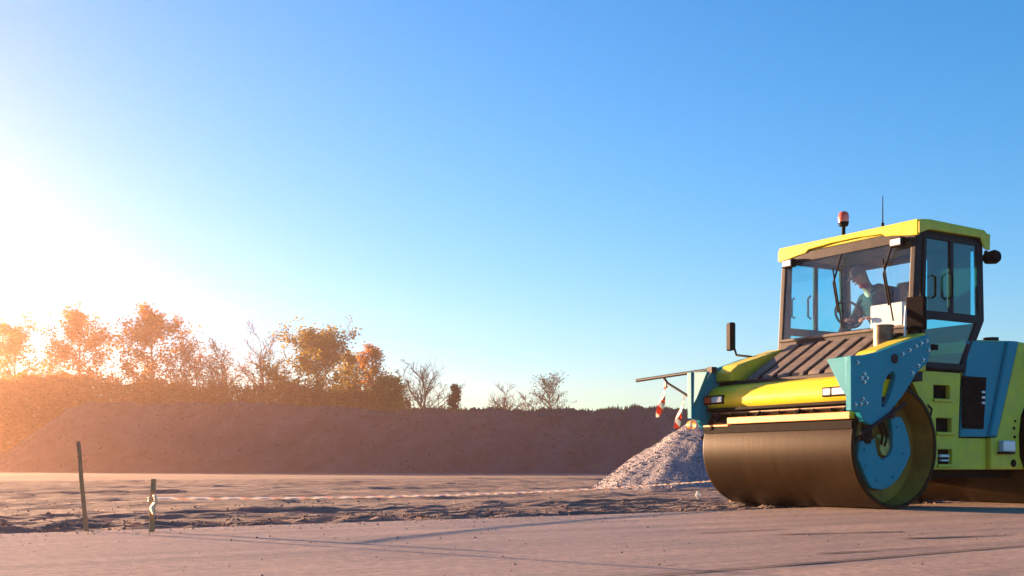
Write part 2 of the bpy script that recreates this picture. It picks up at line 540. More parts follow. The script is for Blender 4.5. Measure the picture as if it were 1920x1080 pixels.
mb = MB()
for u in us:
    for w in ws:
        mb.v.append((u, w, verge_h(u, w) if w > -0.02 else -0.13))
n = len(ws)
mb.f = [(i * n + j, (i + 1) * n + j, (i + 1) * n + j + 1, i * n + j + 1) for i in range(len(us) - 1) for j in range(n - 1)]
v = mb.build('verge', M['soil'], fixn=False, smooth=60)
v.location, v.rotation_euler = RO, (0, 0, road_rz)
tag(v, 'churned bare soil verge beyond the asphalt edge', kind='structure')

# clods lying on the verge (uncountable)
def pebble(m, c, r, rg, flat=0.7):
    P = [Vector((rg.uniform(.6, 1.2), 0, 0)), Vector((-rg.uniform(.6, 1.2), 0, 0)), Vector((0, rg.uniform(.6, 1.2), 0)), Vector((0, -rg.uniform(.6, 1.2), 0)),
         Vector((rg.uniform(-.3, .3), rg.uniform(-.3, .3), flat * rg.uniform(.7, 1.2))), Vector((0, 0, -flat))]
    q = Matrix.Rotation(rg.uniform(0, 6.28), 3, 'Z') @ Matrix.Rotation(rg.uniform(-.5, .5), 3, 'X')
    c = Vector(c)
    m.add([c + (q @ p) * r for p in P], [(0, 2, 4), (2, 1, 4), (1, 3, 4), (3, 0, 4), (2, 0, 5), (1, 2, 5), (3, 1, 5), (0, 3, 5)])
rg = random.Random(3)
mb = MB()
for i in range(12000):
    u = rg.uniform(-4, 24)
    w = abs(rg.gauss(0.9, 0.9)) if rg.random() < .6 else rg.uniform(0.1, 9)
    if w < 0.08: continue
    r = min(0.03, 0.005 + rg.expovariate(1 / 0.005))
    pebble(mb, (u, w, verge_h(u, w) + r * 0.2), r, rg)
cl = mb.build('soil_clods', M['clod'], fixn=False)
cl.location, cl.rotation_euler = RO, (0, 0, road_rz)
tag(cl, 'loose soil clods and stones strewn along the verge', 'soil clods', kind='stuff')

# berm
def crest_d(px): return 121 - 24 * (px / 1300)
def crest_row(px):
    return crest_base(px) + (2.2 * fbm(px * 0.013, 4.4) + 1.2 * fbm(px * 0.06, 8.1) if px > 130 else 0)
def crest_base(px):
    pts = [(-200, 884), (-20, 868), (40, 834), (100, 786), (150, 760), (200, 756), (440, 757), (560, 761), (640, 765), (740, 770), (900, 771), (1050, 769), (1300, 770), (2200, 772)]
    for (a, ra), (b_, rb) in zip(pts, pts[1:]):
        if a <= px <= b_:
            return ra + (rb - ra) * (px - a) / (b_ - a)
    return 772
vsec = [-12, -10.5, -9.6, -8.6, -7.6, -6.6, -5.6, -4.6, -3.6, -2.8, -2.0, -1.4, -0.9, -0.5, -0.2, 0.2, 0.6, 1.2, 2, 3, 4.5, 6, 8, 10, 12]
pxs = [-200 + i * 6 for i in range(400)]
mb = MB()
crest_pts = []
for px in pxs:
    d0 = crest_d(px)
    H = max(0.02, gz(crest_row(px), d0) + 0.13)
    half = 9.3 * (0.35 + 0.65 * min(1, H / 5.0))
    cp = None
    for t in vsec:
        a = abs(t) / half
        prof = max(0.0, 1.0 - max(0.0, abs(t) - 0.6) / half)
        prof = prof if prof > 0.1 else prof * prof / 0.1 * 1.0
        x, y = gx(px, d0), d0 + t
        h = H * prof + (0.30 * fbm(x * 0.22, y * 0.3, 2.0) + 0.16 * fbm(x * 0.9, y * 0.9, 5.0) + 0.22 * fbm(x * 0.75, y * 0.10, 9.0)) * min(1, H) * min(1, prof * 4 + .1)
        mb.v.append((x, y, h - 0.13 - (0.06 if prof <= 0 else 0)))
        if t == 0.2:
            crest_pts.append(Vector((x, y, h - 0.13)))
n = len(vsec)
mb.f = [(i * n + j, (i + 1) * n + j, (i + 1) * n + j + 1, i * n + j + 1) for i in range(len(pxs) - 1) for j in range(n - 1)]
berm = mb.build('earth_berm', M['bermsoil'], fixn=False, smooth=80)
tag(berm, 'long flat topped berm of dark soil closing off the site', kind='structure')

# dry tufts on the berm crest
rg = random.Random(11)
mb = MB()
for c, px in zip(crest_pts, pxs):
    if px < 100: continue
    dens = 4 if px < 730 else 22
    hh = 0.22 if px < 730 else 0.34
    k = int(dens * max(0.1, 0.6 + 1.4 * fbm(px * 0.02, 3.3)))
    for _ in range(k):
        x, y = c.x + rg.uniform(-.17, .17), c.y + rg.uniform(-0.9, 0.6)
        h = hh * rg.uniform(0.3, 1.5) * (0.6 + 0.9 * max(0, fbm(px * 0.05, 7.7)))
        a = rg.uniform(0, 3.14)
        w = rg.uniform(.05, .14)
        lx, ly = rg.uniform(-.15, .15), rg.uniform(-.15, .15)
        dx, dy = math.cos(a) * w, math.sin(a) * w
        z = c.z - 0.08
        mb.add([(x - dx, y - dy, z), (x + dx, y + dy, z), (x + lx, y + ly, z + h + .05)], [(0, 1, 2)])
gr = mb.build('grass', M['dryg'], fixn=False)
tag(gr, 'thin dry grass tufts along the crest of the berm', 'grass', kind='stuff')

# stones and clods on the berm face
rg = random.Random(31)
mb = MB()
for i in range(5200):
    k = rg.randrange(30, 250)
    t = rg.random() ** 0.8
    a, b_ = berm.data.vertices[k * n + 3].co, berm.data.vertices[k * n + 13].co
    q = rg.randrange(1, 14)
    p0, p1 = berm.data.vertices[k * n + q].co, berm.data.vertices[(k + 1) * n + q + 1].co
    p = p0.lerp(p1, rg.random())
    if p.z < 0.05: continue
    pebble(mb, p, min(.34, .05 + rg.expovariate(1 / .05)), rg, .8)
bs = mb.build('berm_rubble', M['bermsoil'], fixn=False)
tag(bs, 'dark lumps of soil and stone lying on the berm face', 'rubble', kind='stuff')

# loose chippings on the asphalt, thicker towards the edge
mb = MB()
for i in range(3200):
    u = rg.uniform(-3, 24)
    p = rg.expovariate(1 / .35) + .03 if rg.random() < .6 else rg.uniform(0.1, 6.5)
    r = .003 + min(.007, rg.expovariate(1 / .002))
    pebble(mb, (u, -p, r * .35), r, rg, .7)
M['chip'] = mat('asphalt_chipping', (0.30, 0.22, 0.165), (0.13, 0.095, 0.075), rough=0.8, scale=9)
ch = mb.build('loose_gravel', M['chip'], fixn=False)
ch.location, ch.rotation_euler = RO, (0, 0, road_rz)
tag(ch, 'loose stone chippings scattered over the asphalt', 'gravel', kind='stuff')

# ------------------------------------------------------------------ gravel pile
PC = Vector((gx(1352, 27.5), 27.5, -0.09))
PH, PR = 2.05, 3.10
def pile_h(x, y):
    r = math.hypot(x, y)
    a = math.atan2(y, x)
    rr = PR * (1 + 0.10 * fbm(math.cos(a) * 1.5, math.sin(a) * 1.5, 3.0))
    t = max(0.0, 1 - r / rr)
    h = PH * (t ** 0.98)
    h = min(h, PH * 0.90 + 0.12 * (h - PH * 0.9))
    return h + 0.10 * fbm(x * 1.1, y * 1.1, 1.0) * min(1, t * 5) - (0.05 if t <= 0 else 0)
gp = empty('gravel_pile', PC)
tag(gp, 'grey crushed stone heap standing behind the roller drum', 'gravel pile')
mb = MB()
N = 70
for i in range(N + 1):
    for j in range(N + 1):
        x, y = -3.6 + 7.2 * i / N, -3.6 + 7.2 * j / N
        mb.v.append((x, y, pile_h(x, y)))
mb.f = [(i * (N + 1) + j, (i + 1) * (N + 1) + j, (i + 1) * (N + 1) + j + 1, i * (N + 1) + j + 1) for i in range(N) for j in range(N)]
mb.build('heap', M['stone'], gp, fixn=False, smooth=70)
rg = random.Random(5)
mb = MB()
for i in range(38000):
    a, r = rg.uniform(0, 6.283), PR * 1.12 * math.sqrt(rg.random())
    x, y = r * math.cos(a), r * math.sin(a)
    s = min(.035, 0.004 + rg.expovariate(1 / .0045)) if rg.random() < .992 else rg.uniform(.025, .05)
    pebble(mb, (x, y, max(pile_h(x, y), 0.0) + s * 0.3), s, rg, 0.8)
st = mb.build('stones', M['stone'], gp, fixn=False)
st['kind'] = 'stuff'

# ------------------------------------------------------------------ trees
def tree(name, label, px, row, wpx, d, leaf, n_leaf, leaf_s, bark, seed, base_row=None, form='birch', group=None, thick=1.0, nb=26):
    rg = random.Random(seed)
    H = (gz(row, d) + 0.1) * (0.95 if form == 'birch' else 1.0)
    Wd = wpx / FPX * d
    root = empty(name, (gx(px, d), d, -0.1))
    tag(root, label, 'tree', group)
    tr, cr = MB(), MB()
    lean = Vector((rg.uniform(-.03, .03), rg.uniform(-.03, .03), 0))
    stems = 1 if form in ('birch', 'round', 'conifer') else 3
    tips = []
    for s in range(stems):
        off = Vector((rg.uniform(-.12, .12) * Wd, rg.uniform(-.12, .12) * Wd, 0)) if stems > 1 else Vector((0, 0, 0))
        sp = Vector((off.x * 1.6, off.y * 1.6, 0))
        hh = H * (1 if s == 0 else rg.uniform(.72, .95))
        k = 9
        P = []
        for i in range(k + 1):
            t = i / k
            P.append(off * .25 + sp * t + lean * H * t + Vector((rg.uniform(-.012, .012) * H, rg.uniform(-.012, .012) * H, 0)) * t + Vector((0, 0, hh * t)))
        r0 = 0.013 * H * thick * (1 if stems == 1 else .7)
        tr.tube(P, [r0 * (1 - t / k) ** 0.8 + 0.02 for t in range(k + 1)], 6)
        cnt = nb if stems == 1 else nb // 2
        for bi in range(cnt):
            t = 0.12 + 0.86 * (bi + rg.random()) / cnt
            f = t * k
            i = min(int(f), k - 1)
            p = P[i].lerp(P[i + 1], f - i)
            az = bi * 2.4 + rg.uniform(-.5, .5)
            if form == 'conifer':
                L = Wd * .5 * (1.05 - t) * rg.uniform(.8, 1.2)
                el = rg.uniform(-.25, .05)
            elif form == 'birch':
                L = Wd * .5 * (0.5 + 1.3 * math.sin(min(1, t * 1.1) * math.pi) ** .7) * rg.uniform(.55, 1.15)
                el = rg.uniform(.5, 1.05)
            else:
                L = Wd * .72 * (0.5 + 0.75 * math.sin(t * math.pi)) * rg.uniform(.7, 1.15)
                el = rg.uniform(.35, .95)
            dr = Vector((math.cos(az) * math.cos(el), math.sin(az) * math.cos(el), math.sin(el)))
            Q = [p]
            for q in range(4):
                dr = (dr + Vector((rg.uniform(-.18, .18), rg.uniform(-.18, .18), (.10 if form != 'birch' else -.03) + rg.uniform(-.12, .12)))).normalized()
                Q.append(Q[-1] + dr * L / 4)
            rb = r0 * .38 * (1.1 - t) + 0.025
            tr.tube(Q, [rb * (1 - .2 * q) + .012 for q in range(5)], 4, False)
            for q in range(1, 5):
                for _ in range(3):
                    az2 = rg.uniform(0, 6.28)
                    dd = (dr + Vector((math.cos(az2), math.sin(az2), rg.uniform(-.4, .7))) * .9).normalized()
                    l2 = L * rg.uniform(.22, .5) + .25
                    a = Q[q]
                    b_ = a + dd * l2 * .5
                    dd2 = (dd + Vector((rg.uniform(-.3, .3), rg.uniform(-.3, .3), rg.uniform(-.4, .3)))).normalized()
                    c = b_ + dd2 * l2 * .5
                    cr.tube([a, b_, c], [.032, .024, .012], 3, False)
                    tips += [b_, c]
                    for _k in range(2):
                        e = c + Vector((rg.gauss(0, 1), rg.gauss(0, 1), rg.gauss(0.15, 1))) * l2 * .28
                        cr.tube([b_.lerp(c, rg.random()), e], [.018, .010], 3, False)
                        tips.append(e)
    trk = tr.build('trunk', bark, root, smooth=60, fixn=False)
    crown = cr.build('crown', M['twig'], root, fixn=False)
    if n_leaf:
        lf = MB()
        for _ in range(int(n_leaf * 5.0)):
            c = rg.choice(tips) + Vector((rg.uniform(-1, 1), rg.uniform(-1, 1), rg.uniform(-1.1, .9))) * (leaf_s * 1.2)
            q = Matrix.Rotation(rg.uniform(0, 6.28), 3, 'Z') @ Matrix.Rotation(rg.uniform(0, 3.14), 3, 'X')
            s = leaf_s * .78 * rg.uniform(.4, 1.25)
            lf.add([c + q @ Vector(v) * s for v in ((-.5, 0, 0), (0, -.38, 0), (.5, 0, 0), (0, .38, .1))], [(0, 1, 2, 3)])
        lf.build('leaves', leaf, crown, fixn=False)['kind'] = 'stuff'
    return root
GT = 'trees behind the berm'
T = [
 ('birch_tree', 'sunlit pale birch with hazy crown at the far left edge', 25, 612, 120, 150, 'leafgold', 2600, .42, 'birchbark', 'birch'),
 ('birch_tree', 'tall slender birch second from the left in the sun glare', 152, 584, 92, 146, 'leafgold', 2600, .42, 'birchbark', 'birch'),
 ('birch_tree', 'tallest golden birch with ragged twin top', 285, 576, 100, 142, 'leafgold', 3000, .42, 'birchbark', 'birch'),
 ('bare_tree', 'reddish budding tree sloping down beside the tallest birch', 362, 636, 84, 140, 'leafrust', 1500, .30, 'bark', 'multi'),
 ('bare_tree', 'low rust coloured budding tree at the end of the left tree group', 412, 655, 56, 138, 'leafrust', 900, .28, 'bark', 'multi'),
 ('bare_tree', 'thin bare tree left of the broad golden green tree', 505, 628, 74, 140, 'leafrust', 500, .22, 'bark', 'multi'),
 ('birch_tree', 'broad golden green tree in the middle of the row', 588, 624, 104, 136, 'leafgreen', 4200, .42, 'bark', 'birch'),
 ('birch_tree', 'brown tree with narrow spire top right of the golden green tree', 700, 636, 46, 138, 'leafgold', 1700, .32, 'bark', 'birch'),
 ('bare_tree', 'half leafed brown tree between golden tree and spire topped tree', 662, 655, 54, 141, 'leafgreen', 2000, .32, 'bark', 'birch'),
 ('shrub_tree', 'small bright yellow green bush tree on the berm crest', 734, 716, 46, 122, 'leafgreen', 2400, .30, 'bark', 'round'),
 ('bare_tree', 'leafless violet grey tree right of the yellow green bush', 788, 699, 70, 128, None, 0, 0, 'bark', 'multi'),
 ('bare_tree', 'pale leafless sapling leaning above the yellow green bush', 752, 688, 36, 134, None, 0, 0, 'bark', 'birch'),
 ('conifer_tree', 'small dark conical spruce standing alone on the skyline', 850, 722, 24, 126, 'leafdark', 2200, .26, 'bark', 'conifer'),
 ('bare_tree', 'wide low bare bush crown in the gap right of the spruce', 946, 733, 50, 150, None, 0, 0, 'bark', 'multi'),
 ('bare_tree', 'smaller bare bush crown just left of the round bare tree', 982, 741, 32, 152, None, 0, 0, 'bark', 'multi'),
 ('bare_tree', 'round dark bare tree standing alone near the roller', 1034, 719, 56, 140, 'leafdark', 420, .26, 'bark', 'round'),
]
for i, (nm, lab, px, row, w, d, leaf, nl, ls, bk, form) in enumerate(T):
    tree(nm, lab, px, row, w, d, M[leaf] if leaf else None, nl, ls, M[bk], 40 + i, form=form, group=GT)

# undergrowth along the back of the berm
rg = random.Random(21)
mb = MB()
def under_row(px):
    return 726 + 14 * fbm(px * 0.02, 1.7) + (0 if px < 480 else (px - 480) * 0.085) - (14 if px < 230 else 0)
for i in range(78000):
    px = rg.uniform(-160, 770) if i % 5 < 3 else rg.uniform(-340, 160)
    d = rg.uniform(126, 140)
    top = gz(under_row(px), d)
    z = top * (1 - rg.random() ** 1.4 * (0.7 if px > 170 else 0.98)) + rg.gauss(0, .25)
    x = gx(px, d)
    s = rg.uniform(.12, .42) if px > 170 else rg.uniform(.2, .6)
    q = Matrix.Rotation(rg.uniform(0, 6.28), 3, 'Z') @ Matrix.Rotation(rg.uniform(0, 3.14), 3, 'X')
    c = Vector((x, d, z))
    mb.add([c + q @ Vector(v) * s for v in ((-.6, 0, 0), (0, -.35, 0), (.6, 0, 0), (0, .35, .1))], [(0, 1, 2, 3)])
for i in range(1200):
    px = rg.uniform(160, 770)
    d = rg.uniform(127, 138)
    top = gz(under_row(px), d) * rg.uniform(.8, 1.12)
    x = gx(px, d)
    mb.tube([(x, d, top * .3), (x + rg.uniform(-.5, .5), d, top)], [.06, .02], 3, False)
ug = mb.build('undergrowth', M['brush'], fixn=False)
tag(ug, 'brown thicket of undergrowth behind the left half of the berm', 'undergrowth', kind='stuff')

# the dusty evening air
mb = MB()
mb.b(-236, 236, -66, 336, -1.2, 22.5)
hz_o = mb.build('haze', None)
hm = bpy.data.materials.new('dusty_air')
hm.use_nodes = True
hnt = hm.node_tree
hnt.nodes.clear()
ho = nd(hnt, 'ShaderNodeOutputMaterial')
hv = nd(hnt, 'ShaderNodeVolumePrincipled')
hv.inputs['Color'].default_value = (1.0, 0.63, 0.45, 1)
hv.inputs['Density'].default_value = 0.00105
hv.inputs['Anisotropy'].default_value = 0.82
hnt.links.new(hv.outputs[0], ho.inputs['Volume'])
hz_o.data.materials.clear()
hz_o.data.materials.append(hm)
tag(hz_o, 'warm dusty evening air over the whole site', 'haze', kind='stuff')

# scrap on the berm
rg = random.Random(2)
dS = crest_d(573) - 4.6
mb = MB()
mb.add([(-.28, 0, 0), (.1, -.1, .05), (.3, .05, .32), (.05, .1, .5), (-.2, .05, .3), (.05, -.12, .28)], [(0, 1, 5), (1, 2, 5), (2, 3, 5), (3, 4, 5), (4, 0, 5), (0, 4, 3, 2, 1)])
sc_ = mb.build('plastic_scrap', M['paper'])
sc_.location = (gx(573, dS), dS, gz(829, dS))
tag(sc_, 'crumpled white scrap lying on the dark berm slope', 'litter')

# ------------------------------------------------------------------ stakes and barrier tape
def stake(px_b, row_b, px_t, row_t, w, label):
    d = HC * FPX / (row_b - HZ)
    b = Vector((gx(px_b, d), d, -0.06))
    t = Vector((gx(px_t, d), d + 0.03, gz(row_t, d)))
    ax = (t - b)
    m = MB()
    k = 8
    rg = random.Random(int(px_b))
    vs = []
    for i in range(k + 1):
        s = i / k
        c = ax * s + Vector((rg.uniform(-.002, .002), rg.uniform(-.002, .002), 0))
        ww = w * (1.0 - 0.12 * s) / 2
        tilt = 0.006 if i == k else 0
        vs += [c + Vector(((-1, -1), (1, -1), (1, 1), (-1, 1))[q] + (0,)) * ww + Vector((0, 0, tilt * (q % 2))) for q in range(4)]
    m.add(vs, [(i * 4 + q, i * 4 + (q + 1) % 4, i * 4 + 4 + (q + 1) % 4, i * 4 + 4 + q) for i in range(k) for q in range(4)] + [(0, 1, 2, 3), tuple(k * 4 + q for q in range(4))])
    o = m.build('wooden_stake', M['wood'], bevel=0.003)
    o.location = b
    tag(o, label, 'stake', 'wooden stakes at the road edge')
    return b, t
stake(163, 996, 144, 828, 0.026, 'taller thin wooden stake leaning over at the road edge')
sb, st_ = stake(284, 997, 285, 899, 0.034, 'short upright wooden stake that holds the barrier tape')

def ribbon(path, w, turns, name, label, seed=1, stripe=0.35, phase=0.0, cat='barrier tape', swing=False, m_='tape'):
    m = MB()
    rg = random.Random(seed)
    n = len(path)
    L = 0.0
    uv = []
    ph = phase
    for i, p in enumerate(path):
        a, b = path[max(0, i - 1)], path[min(n - 1, i + 1)]
        t = (b - a).normalized()
        if i: L += (path[i] - path[i - 1]).length
        s = t.cross(Vector((0, 0, 1)))
        s = s.normalized() if s.length > .1 else Vector((1, 0, 0))
        u = s.cross(t)
        an = (ph + turns * L * 2 * math.pi + 0.9 * fbm(L * 0.8, seed)) if not swing else (1.57 + 1.0 * math.sin(turns * L * 2 * math.pi) + 0.4 * fbm(L * 0.8, seed))
        d = (s * math.cos(an) + u * math.sin(an)) * w / 2
        m.v += [p - d, p + d]
        uv.append(L / stripe)
    m.f = [(2 * i, 2 * i + 1, 2 * i + 3, 2 * i + 2) for i in range(n - 1)]
    o = m.build(name, M[m_], smooth=80, fixn=False)
    me = o.data
    ul = me.uv_layers.new(name='UVMap')
    for lp in me.loops:
        ul.data[lp.index].uv = (uv[lp.vertex_index // 2], 0.3 * (lp.vertex_index % 2))
    sm = o.modifiers.new('thickness', 'SOLIDIFY')
    sm.thickness = 0.0012
    if label: tag(o, label, cat)
    return o
d0 = sb.y
A = Vector((gx(290, d0), d0 + .02, gz(934, d0)))
dB = 16.0
Bp = Vector((gx(1372, dB), dB, gz(899, dB)))
path = []
NP = 700
for i in range(NP + 1):
    t = i / NP
    p = A.lerp(Bp, t)
    p.z -= 0.075 * 4 * t * (1 - t) * (1 - 0.35 * t)
    path.append(p)
tape = ribbon(path, 0.020, 3.2, 'barrier_tape', 'twisted red and white barrier tape strung low along the verge', 4, stripe=.3, swing=True)
# knot and hanging tail on the short stake (part of the tape)
kn = MB()
kc = Vector((gx(284.5, d0), d0, gz(936, d0)))
for k in range(3):
    ring = []
    for i in range(13):
        a = 2 * math.pi * i / 12
        ring.append(kc + Vector((math.cos(a) * .023, math.sin(a) * .023, (k - 1) * .012 + .006 * math.sin(a + k))))
    kn.tube(ring, .0038, 6)
M['cream'] = mat('yellowed_tape', (0.78, 0.64, 0.40), (0.66, 0.52, 0.32), rough=0.5, scale=20)
o = kn.build('knot', M['cream'], tape, smooth=60)
tail = [kc + Vector((.022 + .012 * math.sin(i * .5), -.02 - .004 * i * .1, .03 - .0105 * i)) for i in range(14)]
kn = MB()
for i, p in enumerate(tail):
    w = .007 + .009 * math.sin(i / 13 * 3.14)
    kn.v += [p + Vector((-w, -.004 * math.sin(i), 0)), p + Vector((w * .2, -.012, 0)), p + Vector((w, .006 * math.cos(i), 0))]
kn.f = [(3 * i + j, 3 * i + j + 1, 3 * i + 4 + j, 3 * i + 3 + j) for i in range(13) for j in range(2)]
o = kn.build('tape_tail', M['cream'], tape, smooth=60, fixn=False)
o.modifiers.new('thickness', 'SOLIDIFY').thickness = 0.002
stb = Bp + Vector((0.0, .035, 0))
m = MB()
m.box((0, 0, .25), (.034, .034, .62))
o = m.build('wooden_stake', M['wood'], bevel=.003)
o.location = (stb.x, stb.y, -.1)
tag(o, 'wooden stake behind the drum where the barrier tape ends', 'stake', 'wooden stakes at the road edge')
# small white stone near the drum
dW = 15.2
m = MB()
pebble(m, (0, 0, 0), .06, random.Random(9), 1.1)
o = m.build('white_stone', M['paper'], bevel=.01)
o.location = (gx(1309, dW), dW, gz(929, dW))
tag(o, 'small white stone on the verge beside the drum', 'stone')

# ------------------------------------------------------------------ road roller (local: x forward, y its left, z up)
RW = 1.13
roller = empty('road_roller', (3.37765, 13.11209, 0), R(-147.9137))
tag(roller, 'lime yellow and teal tandem road roller with glazed cab', 'road roller')
RP = roller
def both(fn):
    for s in (1, -1):
        fn(s)

def drum(name, cx):
    m = MB()
    r = .65
    m.lathe_y([(RW - .02, r), (-RW + .02, r)], (cx, 0, r), 128)
    for s in (1, -1):
        m.lathe_y([(s * (RW - .02), r), (s * RW, r - .008), (s * RW, r - .04), (s * (RW - .012), r - .045)], (cx, 0, r), 128)
    o = m.build(name, M['drum'], RP, smooth=50)
    for s in (1, -1):
        m = MB()
        m.lathe_y([(s * (RW - .012), r - .045), (s * .86, r - .05)], (cx, 0, r), 96)
        m.build('shell_inside', M['druminner'], o, smooth=50)
        m = MB()
        m.lathe_y([(s * .86, r - .05), (s * .855, .46), (s * .875, .44), (s * .875, .20), (s * .865, 0.0005)], (cx, 0, r), 96)
        m.build('end_disc', M['druminner'], o, smooth=30)
        m = MB()
        m.lathe_y([(s * .87, .13), (s * .93, .13), (s * .935, .10), (s * 1.0, .095), (s * 1.005, .0005)], (cx, 0, r), 32)
        for k in range(8):
            a = k * math.pi / 4 + .2
            m.tube([(cx + .112 * math.cos(a), s * .925, r + .112 * math.sin(a)), (cx + .112 * math.cos(a), s * .955, r + .112 * math.sin(a))], .012, 6)
        m.build('hub', M['hub'], o, smooth=30)
    return o
fd = drum('front_drum', 0.0)
rd = drum('rear_drum', -2.92)

U = [(.45, .69), (.47, .53), (.36, .34), (.27, .22), (.11, .20), (-.02, .235), (-.14, .31), (-.26, .45), (-.34, .58), (-.31, .75), (-.25, .88), (-.18, .97), (-.02, .95),
     (-.05, .80), (-.055, .64), (-.01, .56), (.09, .51), (.17, .56), (.22, .72), (.33, .745)]
ARM = [(.79, 1.545), (.785, 1.0), (.66, .99), (.60, .90), (.52, .865), (.40, .865), (.30, .93), (0.02, 1.17), (-.10, 1.30), (-.20, 1.42), (-.37, 1.53), (-.42, 1.68), (-.38, 1.82), (-.18, 1.77), (0, 1.725), (.2, 1.66), (.4, 1.60), (.6, 1.56)]
SLOT = [(.165, 1.42), (.25, 1.37), (.31, 1.28), (.335, 1.15), (.335, 1.05), (.295, 1.045), (.235, 1.12), (.18, 1.22), (.125, 1.36)]
BOLTS = [(.03, 1.60), (-.08, 1.645), (-.18, 1.69), (-.26, 1.725), (-.345, 1.755), (-.375, 1.66), (-.29, 1.555), (-.215, 1.49), (-.12, 1.41),
         (.60, 1.37), (.64, 1.33), (.56, 1.33), (.60, 1.29), (.62, 1.12), (.57, 1.08), (.65, 1.07), (.70, 1.48), (.73, 1.06)]
def fork(cx, s, mirror=1):
    X = lambda P: [(cx + mirror * p[0], p[1]) for p in P]
    m = MB()
    a = m.prism(X(ARM), s * 1.165, s * 1.235, [X(SLOT)]).build('fork_arm', M['blue'], RP, bevel=.008)
    for (x, z) in BOLTS:
        k = MB()
        k.lathe_y([(s * 1.235, .021), (s * 1.239, .021), (s * 1.239, .015), (s * 1.254, .0135), (s * 1.256, .0005)], (cx + mirror * x, 0, z), 8)
        k.build('bolt', M['chrome'], a, smooth=25)
    k = MB()
    k.lathe_y([(s * 1.235, .05), (s * 1.245, .05), (s * 1.25, .04), (s * 1.25, .0005)], (cx + mirror * .15, 0, 1.545), 14)
    k.build('flange', M['dark'], a, smooth=25)
    # front gusset turning in towards the hood
    m = MB()
    m.prism([(s * .90, 1.535), (s * 1.165, 1.545), (s * 1.165, 1.14), (s * 1.08, 1.24)], cx + mirror * .735, cx + mirror * .775, axis='x').build('fork_gusset', M['blue'], RP, bevel=.006)
    u = MB().prism(X(U), s * .985, s * 1.045).build('drum_carrier', M['blue'], RP, bevel=.012)
    for (x, z) in ((.38, .62), (.36, .45), (.2, .3), (-.05, .33), (-.22, .58), (-.12, .86)):
        k = MB()
        k.lathe_y([(s * 1.045, .016), (s * 1.058, .014), (s * 1.059, .0005)], (cx + mirror * x, 0, z), 7)
        k.build('bolt', M['blue'], u, smooth=25)
    # link from arm to carrier, stay rod and steering cylinder
    m = MB()
    m.bar((cx + mirror * .42, s * 1.12, .93), (cx + mirror * .33, s * 1.02, .70), .10, .10)
    m.bar((cx + mirror * -.08, s * 1.0, .96), (cx + mirror * .1, s * 1.05, 1.15), .08, .10)
    m.build('carrier_link', M['dark'], RP, bevel=.01)
    m = MB()
    m.tube([(cx + mirror * .60, s * 1.20, .775), (cx + mirror * .40, s * 1.262, .895), (cx + mirror * .02, s * 1.262, 1.09)], .019, 10)
    m.tube([(cx + mirror * .55, s * 1.02, .66), (cx + mirror * .60, s * 1.20, .775)], .016, 8)
    m.build('stay_rod', M['dark'], RP, smooth=40)
    m = MB()
    m.tube([(cx + mirror * .33, s * 1.09, 1.0), (cx + mirror * .22, s * 1.09, 1.26)], .042, 14)
    m.tube([(cx + mirror * .22, s * 1.09, 1.26), (cx + mirror * .14, s * 1.09, 1.46)], .02, 10)
    m.build('steering_cylinder', M['redscarf'] if False else M['brownpipe'], RP, smooth=40)
    m = MB()
    pts = [(.30, 1.13, .98), (.22, 1.16, .86), (.14, 1.13, .76), (.06, 1.05, .70), (.02, 1.0, .66)]
    for dy in (0, .03):
        m.tube([(cx + mirror * (x + dy), s * (y - dy), z) for x, y, z in pts], .012, 7)
    m.build('hydraulic_hose', M['rubber'], RP, smooth=40)
both(lambda s: fork(0, s))
both(lambda s: fork(-2.92, s, -1))

# yoke over the front drum
m = MB()
m.b(-.38, .36, -1.165, 1.165, 1.34, 1.44).b(.05, .40, -1.165, 1.165, 1.04, 1.16)
m.build('yoke_beam', M['dark'], RP, bevel=.01)
# front hood: lime band with rounded nose
prof = [(.36, 1.115), (.55, 1.12), (.585, 1.16), (.59, 1.22), (.565, 1.29), (.52, 1.345), (.44, 1.375), (.30, 1.41), (.02, 1.44), (.02, 1.115)]
hd = MB()
ys = [-1.155, -1.13, -1.05, -.6, 0, .6, 1.05, 1.13, 1.155]
for y in ys:
    k = {1.155: .955, 1.13: .98}.get(abs(y), 1.0)
    hd.v += [((x - .02) * k + .02, y, 1.27 + (z - 1.27) * (1 if abs(y) < 1.14 else .93)) for x, z in prof]
n = len(prof)
hd.f = [(i * n + j, i * n + (j + 1) % n, (i + 1) * n + (j + 1) % n, (i + 1) * n + j) for i in range(len(ys) - 1) for j in range(n)]
hd.f += [tuple(range(n)), tuple(range((len(ys) - 1) * n, len(ys) * n))]
hood = hd.build('front_hood', M['yellow'], RP, smooth=45)
m = MB()
m.b(.40, .60, -1.12, 1.12, 1.085, 1.118)
m.build('hood_trim', M['black'], hood, bevel=.006)
def headlight(yc):
    m = MB()
    m.b(.55, .600, yc - .17, yc + .17, 1.165, 1.268)
    h = m.build('headlight', M['black'], RP, bevel=.01)
    for dy, mm in ((.065, M['lens']), (-.095, M['orangelens'] if yc < 0 else M['lens'])):
        w = .088 if dy > 0 else .05
        m = MB()
        m.b(.598, .612, yc + dy - w, yc + dy + w, 1.182, 1.252)
        m.build('lens', mm, h, bevel=.008)
headlight(-1.0)
headlight(.84)
